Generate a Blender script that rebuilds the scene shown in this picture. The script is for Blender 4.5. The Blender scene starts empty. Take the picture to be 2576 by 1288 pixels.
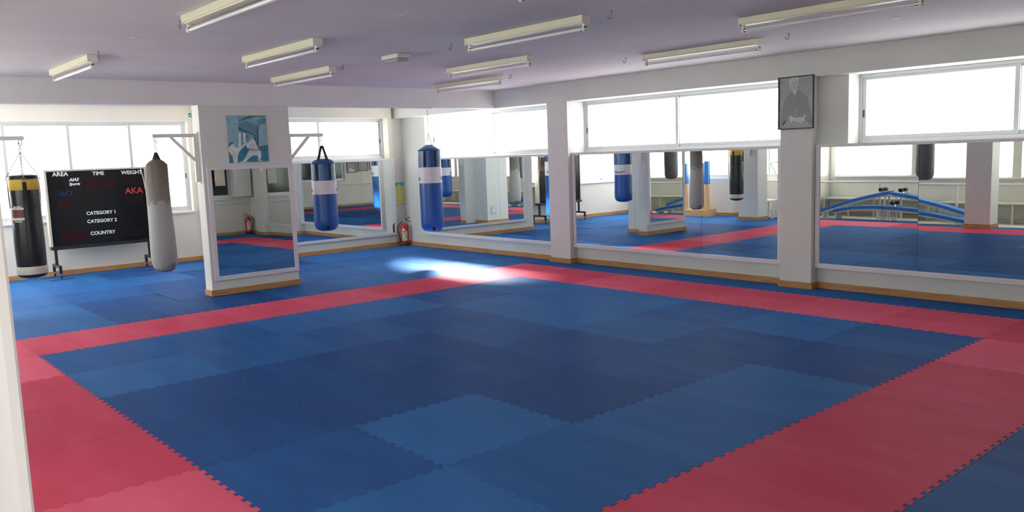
import bpy, bmesh, math, random
from mathutils import Vector, Matrix
random.seed(7)
PI = math.pi
C = bpy.context.scene.collection
S = bpy.context.scene

# ------------------------------------------------------------------ camera
F_PX, W_PX = 2084.34, 2576.0
cd = bpy.data.cameras.new('camera'); cd.sensor_width = 36.0; cd.lens = 36.0 * F_PX / W_PX
cd.clip_start = 0.03; cd.clip_end = 200
cam = bpy.data.objects.new('camera', cd); C.objects.link(cam)
cam.matrix_world = (Matrix.Translation((8.6286, -7.5934, 1.7149)) @ Matrix.Rotation(0.857445, 4, 'Z')
                    @ Matrix.Rotation(1.447846, 4, 'X') @ Matrix.Rotation(-0.035428, 4, 'Z'))
S.camera = cam

# ------------------------------------------------------------------ world, sun, exposure
S.view_settings.view_transform = 'Standard'; S.view_settings.look = 'None'
S.view_settings.gamma = 1.0; S.view_settings.use_curve_mapping = False
S.view_settings.exposure = 0.06
w = bpy.data.worlds.new('sky'); S.world = w; w.use_nodes = True
bg = w.node_tree.nodes['Background']; bg.inputs[0].default_value = (0.86, 0.93, 1.0, 1); bg.inputs[1].default_value = 1.0
sl = bpy.data.lights.new('sun', 'SUN'); sl.energy = 520.0; sl.angle = math.radians(38); sl.color = (1.0, 0.95, 0.86)
sun = bpy.data.objects.new('sun', sl); C.objects.link(sun)
SAZ, SEL = math.radians(147), math.radians(49)
sdir = Vector((math.cos(SAZ) * math.cos(SEL), math.sin(SAZ) * math.cos(SEL), math.sin(SEL)))
sun.rotation_euler = sdir.to_track_quat('Z', 'Y').to_euler(); sun.location = sdir * 20
PANE_NORTH, PANE_WEST, PANE_SOUTH = 4.5, 4.6, 9.0      # daylight coming through the frosted window film

# ------------------------------------------------------------------ materials
def new_mat(name):
    m = bpy.data.materials.new(name); m.use_nodes = True
    return m, m.node_tree, m.node_tree.nodes['Principled BSDF']
def M(name, col, rough=0.6, metal=0.0, noise=0.0, nscale=8.0, bump=0.0, bscale=60.0, spec=0.5, coat=0.0, stretch=(1, 1, 1), trans=0.0):
    m, t, b = new_mat(name)
    b.inputs['Base Color'].default_value = (*col, 1); b.inputs['Roughness'].default_value = rough
    b.inputs['Metallic'].default_value = metal; b.inputs['Specular IOR Level'].default_value = spec
    b.inputs['Coat Weight'].default_value = coat
    b.inputs['Transmission Weight'].default_value = trans
    if noise or bump:
        tc = t.nodes.new('ShaderNodeTexCoord'); mp = t.nodes.new('ShaderNodeMapping')
        mp.inputs['Scale'].default_value = stretch; t.links.new(tc.outputs['Object'], mp.inputs[0])
    if noise:
        n = t.nodes.new('ShaderNodeTexNoise'); n.inputs['Scale'].default_value = nscale; n.inputs['Detail'].default_value = 5
        t.links.new(mp.outputs[0], n.inputs[0])
        r = t.nodes.new('ShaderNodeValToRGB')
        r.color_ramp.elements[0].position = .3; r.color_ramp.elements[1].position = .7
        r.color_ramp.elements[0].color = (*[c * (1 - noise) for c in col], 1)
        r.color_ramp.elements[1].color = (*[min(1, c * (1 + noise)) for c in col], 1)
        t.links.new(n.outputs[0], r.inputs[0]); t.links.new(r.outputs[0], b.inputs['Base Color'])
    if bump:
        n2 = t.nodes.new('ShaderNodeTexNoise'); n2.inputs['Scale'].default_value = bscale; n2.inputs['Detail'].default_value = 4
        t.links.new(mp.outputs[0], n2.inputs[0])
        bp = t.nodes.new('ShaderNodeBump'); bp.inputs['Strength'].default_value = bump; bp.inputs['Distance'].default_value = .01
        t.links.new(n2.outputs[0], bp.inputs['Height']); t.links.new(bp.outputs[0], b.inputs['Normal'])
    return m
def pane_mat(name, col, strength, clear=0.0):
    m = bpy.data.materials.new(name); m.use_nodes = True; t = m.node_tree; t.nodes.clear()
    o = t.nodes.new('ShaderNodeOutputMaterial'); e = t.nodes.new('ShaderNodeEmission')
    e.inputs[0].default_value = (*col, 1); e.inputs[1].default_value = strength
    if clear:
        tr = t.nodes.new('ShaderNodeBsdfTransparent'); tr.inputs[0].default_value = (clear, clear, clear, 1)
        a = t.nodes.new('ShaderNodeAddShader'); t.links.new(e.outputs[0], a.inputs[0]); t.links.new(tr.outputs[0], a.inputs[1])
        t.links.new(a.outputs[0], o.inputs[0])
    else:
        t.links.new(e.outputs[0], o.inputs[0])
    return m
def foam_mat(name, c0, c1, rough):
    """EVA foam: every mat a little different, rubbed in soft streaks, wavy sheen"""
    m, t, b = new_mat(name)
    oi = t.nodes.new('ShaderNodeObjectInfo'); mix = t.nodes.new('ShaderNodeMix'); mix.data_type = 'RGBA'
    mix.inputs[6].default_value = (*c0, 1); mix.inputs[7].default_value = (*c1, 1)
    tc = t.nodes.new('ShaderNodeTexCoord'); mp = t.nodes.new('ShaderNodeMapping')
    mp.inputs['Rotation'].default_value = (0, 0, .62); mp.inputs['Location'].default_value = (1.31, 5.77, .43); mp.inputs['Scale'].default_value = (1.2, 4.0, 1)
    g = t.nodes.new('ShaderNodeNewGeometry'); t.links.new(g.outputs['Position'], mp.inputs[0])
    n = t.nodes.new('ShaderNodeTexNoise'); n.inputs['Scale'].default_value = 1.1; n.inputs['Detail'].default_value = 5
    t.links.new(mp.outputs[0], n.inputs[0])
    ma = t.nodes.new('ShaderNodeMath'); ma.operation = 'MULTIPLY_ADD'; ma.inputs[1].default_value = .9; ma.inputs[2].default_value = -.45
    t.links.new(n.outputs[0], ma.inputs[0])
    ad = t.nodes.new('ShaderNodeMath'); ad.use_clamp = True; t.links.new(oi.outputs['Random'], ad.inputs[0]); t.links.new(ma.outputs[0], ad.inputs[1])
    t.links.new(ad.outputs[0], mix.inputs[0]); t.links.new(mix.outputs[2], b.inputs['Base Color'])
    mp2 = t.nodes.new('ShaderNodeMapping'); mp2.inputs['Rotation'].default_value = (0, 0, .62); mp2.inputs['Location'].default_value = (3.31, 1.77, .37); mp2.inputs['Scale'].default_value = (2.5, 9.0, 1)
    t.links.new(g.outputs['Position'], mp2.inputs[0])
    n2 = t.nodes.new('ShaderNodeTexNoise'); n2.inputs['Scale'].default_value = 2.2; n2.inputs['Detail'].default_value = 4
    t.links.new(mp2.outputs[0], n2.inputs[0])
    bp = t.nodes.new('ShaderNodeBump'); bp.inputs['Strength'].default_value = .2; bp.inputs['Distance'].default_value = .006
    t.links.new(n2.outputs[0], bp.inputs['Height']); t.links.new(bp.outputs[0], b.inputs['Normal'])
    b.inputs['Roughness'].default_value = 1; b.inputs['Specular IOR Level'].default_value = 0
    gl = t.nodes.new('ShaderNodeBsdfGlossy'); gl.inputs['Roughness'].default_value = rough; gl.inputs['Color'].default_value = (.92, .96, 1, 1)
    t.links.new(bp.outputs[0], gl.inputs['Normal']); ms = t.nodes.new('ShaderNodeMixShader'); ms.inputs[0].default_value = .042
    t.links.new(b.outputs[0], ms.inputs[1]); t.links.new(gl.outputs[0], ms.inputs[2]); t.links.new(ms.outputs[0], t.nodes['Material Output'].inputs[0])
    return m
def wood_mat(name, a, b_):
    m, t, b = new_mat(name)
    tc = t.nodes.new('ShaderNodeTexCoord'); mp = t.nodes.new('ShaderNodeMapping'); mp.inputs['Scale'].default_value = (1.5, 1.5, 22)
    t.links.new(tc.outputs['Object'], mp.inputs[0])
    n = t.nodes.new('ShaderNodeTexNoise'); n.inputs['Scale'].default_value = 2.5; n.inputs['Detail'].default_value = 6; n.inputs['Distortion'].default_value = 1
    t.links.new(mp.outputs[0], n.inputs[0]); r = t.nodes.new('ShaderNodeValToRGB')
    r.color_ramp.elements[0].position = .35; r.color_ramp.elements[1].position = .65
    r.color_ramp.elements[0].color = (*a, 1); r.color_ramp.elements[1].color = (*b_, 1)
    t.links.new(n.outputs[0], r.inputs[0]); t.links.new(r.outputs[0], b.inputs['Base Color']); b.inputs['Roughness'].default_value = .45
    return m
def canvas_mat():
    """grubby canvas of the old bag: brown grime on its upper third and foot"""
    m, t, b = new_mat('worn_canvas')
    tc = t.nodes.new('ShaderNodeTexCoord'); sp = t.nodes.new('ShaderNodeSeparateXYZ'); t.links.new(tc.outputs['Object'], sp.inputs[0])
    n = t.nodes.new('ShaderNodeTexNoise'); n.inputs['Scale'].default_value = 9; n.inputs['Detail'].default_value = 6; t.links.new(tc.outputs['Object'], n.inputs[0])
    ma = t.nodes.new('ShaderNodeMath'); ma.operation = 'MULTIPLY_ADD'; ma.inputs[1].default_value = .3; t.links.new(n.outputs[0], ma.inputs[0]); t.links.new(sp.outputs[2], ma.inputs[2])
    r = t.nodes.new('ShaderNodeValToRGB'); cr = r.color_ramp
    md = t.nodes.new('ShaderNodeMath'); md.operation = 'DIVIDE'; md.inputs[1].default_value = 1.7; t.links.new(ma.outputs[0], md.inputs[0])
    cr.elements[0].position = .10; cr.elements[0].color = (.13, .115, .10, 1)
    cr.elements[1].position = 1.0; cr.elements[1].color = (.13, .11, .085, 1)
    for p, c in ((.135, (.36, .35, .34)), (.50, (.42, .41, .40)), (.60, (.40, .39, .37)), (.615, (.25, .23, .20)), (.78, (.20, .18, .15))):
        e = cr.elements.new(p); e.color = (*c, 1)
    t.links.new(md.outputs[0], r.inputs[0]); t.links.new(r.outputs[0], b.inputs['Base Color']); b.inputs['Roughness'].default_value = .9
    n2 = t.nodes.new('ShaderNodeTexNoise'); n2.inputs['Scale'].default_value = 14; t.links.new(tc.outputs['Object'], n2.inputs[0])
    bp = t.nodes.new('ShaderNodeBump'); bp.inputs['Strength'].default_value = .4; bp.inputs['Distance'].default_value = .02
    t.links.new(n2.outputs[0], bp.inputs['Height']); t.links.new(bp.outputs[0], b.inputs['Normal'])
    return m
def vinyl(name, col, crease):
    if crease > .5:
        m = M(name, col, .27, spec=.6, bump=.7, bscale=3.2, stretch=(3.2, 3.2, 1.0))
        [n for n in m.node_tree.nodes if n.type == 'BUMP'][0].inputs['Distance'].default_value = .02; return m
    m = M(name, col, .28, spec=.6, bump=crease, bscale=5, stretch=(6, 6, 1.3))
    return m
mt = {}
mt['wall'] = M('white_wall_paint', (.73, .74, .69), .75, noise=.03, nscale=2, bump=.08, bscale=120)
mt['wallw'] = M('cream_wall_paint', (.74, .70, .63), .75, noise=.03, nscale=2, bump=.08, bscale=120)
mt['ceil'] = M('ceiling_paint', (.82, .80, .80), .8, noise=.04, nscale=1.2, bump=.05, bscale=90)
mt['pillar'] = M('pillar_paint', (.72, .72, .68), .6, noise=.02, nscale=3)
mt['trim'] = M('white_gloss_frame', (.76, .74, .76), .35)
mt['alu'] = M('white_aluminium', (.62, .64, .66), .35, .25)
mt['black_pl'] = M('black_plastic', (.012, .012, .013), .4)
mt['rubber'] = M('black_rubber', (.02, .02, .02), .7)
mt['skirt'] = wood_mat('varnished_pine', (.42, .19, .06), (.60, .31, .11))
mt['pine'] = wood_mat('pale_pine', (.62, .36, .15), (.75, .48, .22))
mt['blue'] = foam_mat('blue_eva_foam', (.012, .066, .24), (.026, .145, .40), .46)
mt['red'] = foam_mat('red_eva_foam', (.60, .045, .10), (.78, .12, .205), .46)
mt['slab'] = M('pale_terrazzo', (.60, .56, .45), .5, noise=.12, nscale=30)
mt['mirror'] = M('mirror_silver', (.88, .92, .91), .0, 1.0)
mt['pnorth'] = pane_mat('frosted_film_north', (.97, .985, 1.0), PANE_NORTH)
mt['psun'] = pane_mat('clear_glow_pane', (1.0, .99, .97), 2.4, .9)  # glowing pane made see-through so the sun lamp reaches the floor
mt['pwest'] = pane_mat('frosted_film_west', (1.0, .985, .95), PANE_WEST)
mt['pend'] = pane_mat('frosted_film_end', (1.0, .985, .95), 3.2)
mt['pcorr'] = pane_mat('corridor_fill_glow', (1.0, .98, .93), 6.5)  # glow of the added, unseen corridor window
mt['pnorth2'] = pane_mat('frosted_film_corner', (1.0, .99, .97), 3.0)
mt['psouth'] = pane_mat('frosted_film_south', (1.0, .985, .93), PANE_SOUTH)
mt['cream'] = M('cream_enamel', (.86, .80, .60), .35)
mt['creame'] = M('white_enamel', (.84, .80, .70), .35)
mt['tube'] = M('unlit_tube_glass', (.80, .79, .78), .12, coat=.5)
mt['steel'] = M('galvanised_steel', (.42, .42, .42), .35, .9)
mt['chrome'] = M('chrome', (.8, .8, .8), .12, 1.0)
mt['hook'] = M('grey_hook_metal', (.30, .28, .27), .5, .5)
mt['bracket'] = M('white_painted_steel', (.86, .85, .83), .4)
mt['bluev'] = vinyl('royal_blue_vinyl', (.010, .085, .34), .12)
mt['bluec'] = vinyl('creased_blue_vinyl', (.012, .09, .28), .9)
mt['whitev'] = M('white_vinyl', (.74, .73, .75), .35, bump=.25, bscale=5, stretch=(5, 5, 1))
mt['blackv'] = M('black_vinyl', (.014, .017, .018), .25, noise=.2, bump=.15, bscale=4)
mt['yellow'] = M('yellow_vinyl', (.72, .48, .05), .45)
mt['ivory'] = M('ivory_vinyl', (.70, .66, .55), .5, noise=.08)
mt['web'] = M('black_webbing', (.015, .015, .018), .8)
mt['canvas'] = canvas_mat()
mt['darkcanvas'] = M('dark_grey_leather', (.10, .11, .11), .5, noise=.15)
mt['navy'] = M('navy_print', (.02, .03, .15), .5)
mt['greyprint'] = M('grey_print', (.55, .55, .57), .5)
mt['board'] = M('black_acrylic', (.007, .008, .009), .22, spec=.22)
mt['btrim'] = M('cream_aluminium_trim', (.58, .54, .44), .4, .2)
mt['blacksteel'] = M('black_painted_steel', (.015, .015, .017), .35)
mt['white_t'] = M('white_lettering', (.80, .80, .80), .5)
mt['red_t'] = M('red_lettering', (.60, .03, .05), .5)
mt['blue_t'] = M('dull_blue_lettering', (.008, .012, .075), .5)
mt['led'] = M('dark_red_display', (.024, .006, .008), .35, spec=.2)
mt['led2'] = M('dimmer_red_display', (.012, .006, .007), .35, spec=.2)
mt['cable'] = M('white_cable', (.7, .68, .64), .5)
mt['strip'] = M('blue_foam_offcut', (.02, .07, .24), .5)
mt['extred'] = M('extinguisher_red', (.42, .012, .02), .3, coat=.4)
mt['paper'] = M('white_paper', (.72, .72, .70), .7)
mt['yelp'] = M('yellow_label', (.72, .60, .10), .6)
mt['calyel'] = M('yellow_calendar_paper', (.74, .72, .20), .6)
mt['calteal'] = M('teal_print', (.03, .38, .42), .6)
mt['printgrey'] = M('grey_numerals', (.40, .42, .28), .7)
mt['redp'] = M('red_print', (.5, .03, .05), .6)
mt['green'] = M('green_sign', (.02, .22, .10), .5)
mt['darkglass'] = M('dark_office_glass', (.03, .045, .045), .08)
mt['towel'] = M('cream_towel', (.75, .70, .58), .9)
mt['offw'] = M('off_white_plastic', (.74, .73, .69), .45)
mt['bluepad'] = M('blue_pad_vinyl', (.02, .19, .52), .35, noise=.1)
mt['beige'] = M('beige_bench_paint', (.66, .62, .52), .5)
mt['greyboard'] = M('grey_panel', (.32, .33, .32), .5)
def curtain_mat():
    m = bpy.data.materials.new('thin_white_curtain'); m.use_nodes = True; t = m.node_tree; b = t.nodes['Principled BSDF']
    b.inputs['Base Color'].default_value = (.75, .80, .78, 1); b.inputs['Roughness'].default_value = .9
    tr = t.nodes.new('ShaderNodeBsdfTranslucent'); tr.inputs[0].default_value = (.75, .82, .80, 1)
    mx = t.nodes.new('ShaderNodeMixShader'); mx.inputs[0].default_value = .6
    o = t.nodes['Material Output']; t.links.new(b.outputs[0], mx.inputs[1]); t.links.new(tr.outputs[0], mx.inputs[2]); t.links.new(mx.outputs[0], o.inputs[0])
    return m
mt['curtain'] = curtain_mat()

# ------------------------------------------------------------------ geometry helpers
ORG = {}
class G:
    def __init__(s): s.bm = bmesh.new()
    def box(s, a, b, rot=None, piv=None):
        x0, y0, z0 = [min(p, q) for p, q in zip(a, b)]; x1, y1, z1 = [max(p, q) for p, q in zip(a, b)]
        v = [s.bm.verts.new(p) for p in ((x0, y0, z0), (x1, y0, z0), (x1, y1, z0), (x0, y1, z0), (x0, y0, z1), (x1, y0, z1), (x1, y1, z1), (x0, y1, z1))]
        for f in ((3, 2, 1, 0), (4, 5, 6, 7), (0, 1, 5, 4), (1, 2, 6, 5), (2, 3, 7, 6), (3, 0, 4, 7)): s.bm.faces.new([v[i] for i in f])
        if rot is not None:
            pv = Vector(piv) if piv else Vector(((x0 + x1) / 2, (y0 + y1) / 2, (z0 + z1) / 2))
            bmesh.ops.transform(s.bm, matrix=Matrix.Translation(pv) @ rot.to_4x4() @ Matrix.Translation(-pv), verts=v)
        return s
    def bar(s, p, q, w, h, up=(0, 0, 1)):
        """rectangular bar from p to q, w across, h along up"""
        p, q = Vector(p), Vector(q); d = (q - p).normalized(); u = Vector(up); sx = d.cross(u).normalized(); u = sx.cross(d)
        vs = []
        for c in (p, q):
            for i, j in ((-1, -1), (1, -1), (1, 1), (-1, 1)): vs.append(s.bm.verts.new(c + sx * (w / 2 * i) + u * (h / 2 * j)))
        for f in ((3, 2, 1, 0), (4, 5, 6, 7), (0, 1, 5, 4), (1, 2, 6, 5), (2, 3, 7, 6), (3, 0, 4, 7)): s.bm.faces.new([vs[i] for i in f])
        return s
    def tube(s, pts, r, n=10, closed=False, caps=True):
        pts = [Vector(p) for p in pts]; rings = []; N = len(pts); prev = None
        for i, p in enumerate(pts):
            a = pts[(i - 1) % N] if (closed or i > 0) else p; b = pts[(i + 1) % N] if (closed or i < N - 1) else p
            d = (b - a).normalized()
            if prev is None:
                u = d.orthogonal().normalized()
            else:
                u = prev - d * prev.dot(d); u = u.normalized() if u.length > 1e-6 else d.orthogonal().normalized()
            prev = u; v = d.cross(u); rr = r[i] if isinstance(r, (list, tuple)) else r
            rings.append([s.bm.verts.new(p + (u * math.cos(2 * PI * k / n) + v * math.sin(2 * PI * k / n)) * rr) for k in range(n)])
        for i in range(N if closed else N - 1):
            A, B = rings[i], rings[(i + 1) % N]
            for k in range(n): s.bm.faces.new((A[k], A[(k + 1) % n], B[(k + 1) % n], B[k]))
        if caps and not closed:
            s.bm.faces.new(list(reversed(rings[0]))); s.bm.faces.new(rings[-1])
        return s
    def lathe(s, c, prof, n=40, sh=None):
        """prof: (r, z) from bottom to top about centre c; sh(r, a, z) may reshape the radius"""
        rings = []
        for r, z in prof:
            if r < 1e-5: rings.append([s.bm.verts.new((c[0], c[1], c[2] + z))])
            else:
                L = []
                for k in range(n):
                    a = 2 * PI * k / n; rr = sh(r, a, z) if sh else r
                    L.append(s.bm.verts.new((c[0] + rr * math.cos(a), c[1] + rr * math.sin(a), c[2] + z)))
                rings.append(L)
        for A, B in zip(rings, rings[1:]):
            if len(A) == 1 and len(B) == 1: continue
            for k in range(n):
                k2 = (k + 1) % n
                if len(A) == 1: s.bm.faces.new((A[0], B[k2], B[k]))
                elif len(B) == 1: s.bm.faces.new((A[k], A[k2], B[0]))
                else: s.bm.faces.new((A[k], A[k2], B[k2], B[k]))
        if len(rings[0]) > 1: s.bm.faces.new(list(reversed(rings[0])))
        if len(rings[-1]) > 1: s.bm.faces.new(rings[-1])
        return s
    def prism(s, pts, vec):
        a = [s.bm.verts.new(p) for p in pts]; b = [s.bm.verts.new(Vector(p) + Vector(vec)) for p in pts]; n = len(pts)
        s.bm.faces.new(a); s.bm.faces.new(list(reversed(b)))
        for i in range(n): s.bm.faces.new((a[(i + 1) % n], a[i], b[i], b[(i + 1) % n]))
        return s
    def chain(s, p, q, L=.028, r=.0025, wd=.008):
        p, q = Vector(p), Vector(q); d = q - p; n = max(1, int(d.length / (L * .78))); u = d.normalized()
        a = u.orthogonal().normalized(); b = u.cross(a)
        for i in range(n):
            c = p + d * ((i + .5) / n); x = a if i % 2 else b; h = L / 2
            s.tube([c + u * (h * math.cos(t)) + x * (wd * math.sin(t)) for t in [2 * PI * k / 8 for k in range(8)]], r, 5, closed=True)
        return s
    def ring(s, c, ax, ay, r, n=16):
        ax, ay = Vector(ax), Vector(ay); c = Vector(c)
        return s.tube([c + ax * math.cos(2 * PI * k / n) + ay * math.sin(2 * PI * k / n) for k in range(n)], r, 6, closed=True)
    def build(s, name, mat, parent=None, smooth=False, bevel=0.0, label=None, origin=None, angle=40):
        bm = s.bm; bmesh.ops.recalc_face_normals(bm, faces=bm.faces)
        if parent is not None: org = ORG[parent.name] if origin is None else Vector(origin)
        elif origin is not None: org = Vector(origin)
        else:
            xs = [v.co for v in bm.verts]
            org = Vector(((min(v.x for v in xs) + max(v.x for v in xs)) / 2, (min(v.y for v in xs) + max(v.y for v in xs)) / 2, min(v.z for v in xs)))
        bmesh.ops.translate(bm, verts=bm.verts, vec=-org)
        me = bpy.data.meshes.new(name); bm.to_mesh(me); bm.free(); me.materials.append(mat)
        if smooth:
            me.polygons.foreach_set('use_smooth', [True] * len(me.polygons)); me.set_sharp_from_angle(angle=math.radians(angle))
        o = bpy.data.objects.new(name, me); C.objects.link(o)
        if parent is not None: o.parent = parent; o.location = org - ORG[parent.name]
        else: o.location = org
        ORG[o.name] = org
        if bevel:
            bv = o.modifiers.new('edge', 'BEVEL'); bv.width = bevel; bv.segments = 2; bv.limit_method = 'ANGLE'
        if label: o['label'] = label
        return o
def tag(o, label=None, cat=None, group=None, kind=None):
    if label: o['label'] = label
    if cat: o['category'] = cat
    if group: o['group'] = group
    if kind: o['kind'] = kind
    return o
def thing(name, loc, label=None, cat=None, group=None, kind=None):
    o = bpy.data.objects.new(name, None); C.objects.link(o); o.location = loc; o.empty_display_size = .1
    ORG[o.name] = Vector(loc); return tag(o, label, cat, group, kind)
def copy_tree(o, parent=None):
    c = o.copy(); C.objects.link(c); c.parent = parent
    ORG[c.name] = ORG[o.name].copy()
    for ch in list(o.children): copy_tree(ch, c)
    return c
def text_bm(txt, size, shear=0.0, align='CENTER', extr=.0006, bold=0.0, sx=1.0):
    cu = bpy.data.curves.new('t', 'FONT'); cu.body = txt; cu.size = size; cu.shear = shear; cu.align_x = align; cu.align_y = 'CENTER'
    cu.extrude = extr; cu.offset = bold; cu.resolution_u = 3
    o = bpy.data.objects.new('t', cu); C.objects.link(o)
    me = bpy.data.meshes.new_from_object(o.evaluated_get(bpy.context.evaluated_depsgraph_get()))
    bm = bmesh.new(); bm.from_mesh(me); bpy.data.objects.remove(o); bpy.data.curves.remove(cu); bpy.data.meshes.remove(me)
    for v in bm.verts: v.co.x *= sx
    return bm
def put_text(txt, size, mat, parent, pos, xdir, shear=0.0, bold=0.0, sx=1.0, name='lettering', label=None, align='CENTER'):
    g = G(); g.bm.free(); g.bm = text_bm(txt, size, shear, align, bold=bold, sx=sx)
    X = Vector(xdir).normalized(); Z = Vector((0, 0, 1)); N = X.cross(Z)
    for v in g.bm.verts: v.co = Vector(pos) + X * v.co.x + Z * v.co.y + N * v.co.z
    return g.build(name, mat, parent, label=label)
def wrap_text(txt, size, mat, parent, c, r, az, z, bold=0.0, name='lettering'):
    g = G(); g.bm.free(); g.bm = text_bm(txt, size, extr=.0008, bold=bold)
    for v in g.bm.verts:
        a = az + v.co.x / r; rr = r + v.co.z + .001; v.co = Vector((c[0] + rr * math.cos(a), c[1] + rr * math.sin(a), z + v.co.y))
    return g.build(name, mat, parent)
def wrap_patch(g, c, r, a0, a1, z0, z1, t=.002, n=10, slant=0.0):
    """curved rectangle lying on an upright cylinder"""
    R = []
    for i in range(n + 1):
        f = i / n; a = a0 + (a1 - a0) * f
        for rr in (r, r + t):
            for z in (z0 + slant * f * 0, z1):
                R.append(g.bm.verts.new((c[0] + rr * math.cos(a), c[1] + rr * math.sin(a), z)))
    for i in range(n):
        k = 4 * i; q = 4 * (i + 1)
        for a, b in ((0, 1), (1, 3), (3, 2), (2, 0)): g.bm.faces.new((R[k + a], R[k + b], R[q + b], R[q + a]))
    g.bm.faces.new((R[0], R[2], R[3], R[1])); e = 4 * n; g.bm.faces.new((R[e], R[e + 1], R[e + 3], R[e + 2]))
    return g

# ------------------------------------------------------------------ room shell
ZC, ZB = 2.755, 2.468           # ceiling, underside of beams
FZ = -0.024                     # slab under the 24 mm mats
def struct(g, name, mat, bevel=0.0): return tag(g.build(name, mat, bevel=bevel), kind='structure')
struct(G().box((-7.2, -9.6, FZ - .15), (11.6, 2.0, FZ)), 'floor', mt['slab'])
struct(G().box((-7.2, -9.6, ZC), (11.6, 1.86, ZC + .2)), 'ceiling', mt['ceil'])
NF = 1.53                       # face of the north wall under the windows
g = G()
g.box((-5.2, 1.60, FZ), (-4.93, 1.86, 1.69)).box((-4.93, NF, FZ), (8.30, 1.86, 1.69))
g.box((-5.6, 1.40, ZB), (-2.26, 1.86, ZC)).box((-2.26, 1.38, ZB), (8.30, 1.86, ZC))
g.box((-5.2, 1.60, 1.69), (-4.39, 1.86, ZB)).box((3.63, 1.50, 1.69), (4.00, 1.86, ZB)).box((7.66, 1.50, 1.69), (8.30, 1.86, ZB))
struct(g, 'wall_north', mt['wall'])
# west side: mirror wall steps back to the window wall of the bay
g = G()
g.box((-5.6, -2.05, FZ), (-5.10, 1.33, 1.715)).box((-5.6, 1.33, FZ), (-5.20, 2.0, ZC)).box((-5.6, -2.05, 1.715), (-5.10, -1.75, ZC))
g.box((-5.6, 1.24, 1.715), (-5.10, 1.33, ZC)).box((-5.6, -1.75, 2.475), (-5.10, 1.24, ZC)).box((-6.8, -2.05, FZ), (-5.6, -1.8, ZC))
g.box((-6.8, -7.2, FZ), (-6.35, -2.05, .90)).box((-6.8, -7.2, 2.485), (-6.35, -2.05, ZC)).box((-6.8, -2.14, .90), (-6.35, -2.05, 2.485)).box((-6.8, -7.2, .90), (-6.35, -6.85, 2.485))
struct(g, 'wall_west', mt['wallw'])
g = G()                         # south: short windowed wall, then the deeper strip with benches
g.box((-6.8, -7.25, FZ), (-3.2, -6.95, .92)).box((-6.8, -7.25, 2.45), (-3.2, -6.95, ZC)).box((-6.8, -7.25, .92), (-6.1, -6.95, 2.45)).box((-3.32, -7.25, .92), (-3.2, -6.95, 2.45))
g.box((-3.2, -7.45, FZ), (-1.65, -7.20, .92)).box((-3.2, -7.45, 2.45), (-1.65, -7.20, ZC)).box((-3.2, -7.45, .92), (-3.1, -7.2, 2.45)).box((-1.75, -7.45, .92), (-1.65, -7.2, 2.45))
g.box((-1.95, -9.1, FZ), (-1.65, -7.45, .92)).box((-1.95, -9.1, 2.45), (-1.65, -7.45, ZC)).box((-1.95, -8.8, .92), (-1.65, -8.7, 2.45)).box((-1.95, -7.6, .92), (-1.65, -7.45, 2.45))
g.box((-1.65, -9.1, FZ), (8.3, -8.8, .92)).box((-1.65, -9.1, 2.45), (8.3, -8.8, ZC)).box((-1.65, -9.1, .92), (-1.52, -8.8, 2.45))
for x in (.38, 2.45, 4.5, 6.6): g.box((x - .06, -9.1, .92), (x + .10, -8.8, 2.45))
g.box((8.2, -9.1, .92), (8.3, -8.8, 2.45))
struct(g, 'wall_south', mt['wallw'])
g = G()                         # east: office windows, doorway where the photographer stands
g.box((8.30, -6.25, FZ), (8.42, 2.0, .95)).box((8.30, -6.25, 2.05), (8.42, 2.0, ZC)).box((8.30, -9.1, FZ), (8.42, -7.59, ZC)).box((8.30, -7.59, 2.25), (8.42, -6.25, ZC))
for y0, y1 in ((1.05, 2.0), (-2.1, -1.6), (-6.25, -4.95)): g.box((8.30, y0, .95), (8.42, y1, 2.05))
struct(g, 'wall_east', mt['wallw'])
g = G().box((8.42, -7.75, FZ), (8.475, -7.574, 2.3)).box((8.29, -7.59, FZ), (8.42, -7.5585, 2.25))
struct(g, 'door_1', mt['trim'], .003)
g = G().box((8.42, -9.3, FZ), (11.6, -9.1, ZC)).box((11.4, -9.1, FZ), (11.6, -4.6, .9)).box((11.4, -9.1, 2.3), (11.6, -4.6, ZC)).box((11.4, -9.1, .9), (11.6, -8.4, 2.3)).box((11.4, -6.0, .9), (11.6, -4.6, 2.3)).box((8.42, -4.8, FZ), (11.6, -4.6, ZC))
struct(g, 'wall_added_corridor', mt['wallw'])  # unseen corridor shell, added to keep sky light out of the doorway
# beam between hall and bay, pillars
struct(G().box((-2.26, -7.2, ZB), (-2.04, 1.38, ZC)), 'beam_west', mt['ceil'])
PIL = []
def pillar(x0, x1, y0, y1, z1=ZB, name='pillar'):
    PIL.append((x0, x1, y0, y1)); return struct(G().box((x0, y0, FZ), (x1, y1, z1)), name, mt['pillar'], .004)
pillar(-.80, -.36, 1.38, 2.0); pillar(3.22, 3.63, 1.38, 2.0); pillar(7.22, 7.66, 1.38, 2.0)
pillar(-2.26, -2.04, -3.555, -2.32); pillar(-2.75, -2.26, -3.30, -2.62, ZC)
pillar(-2.45, -1.95, -6.5, -6.1, ZB); pillar(2.12, 2.59, -7.45, -7.05, ZC)
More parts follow.
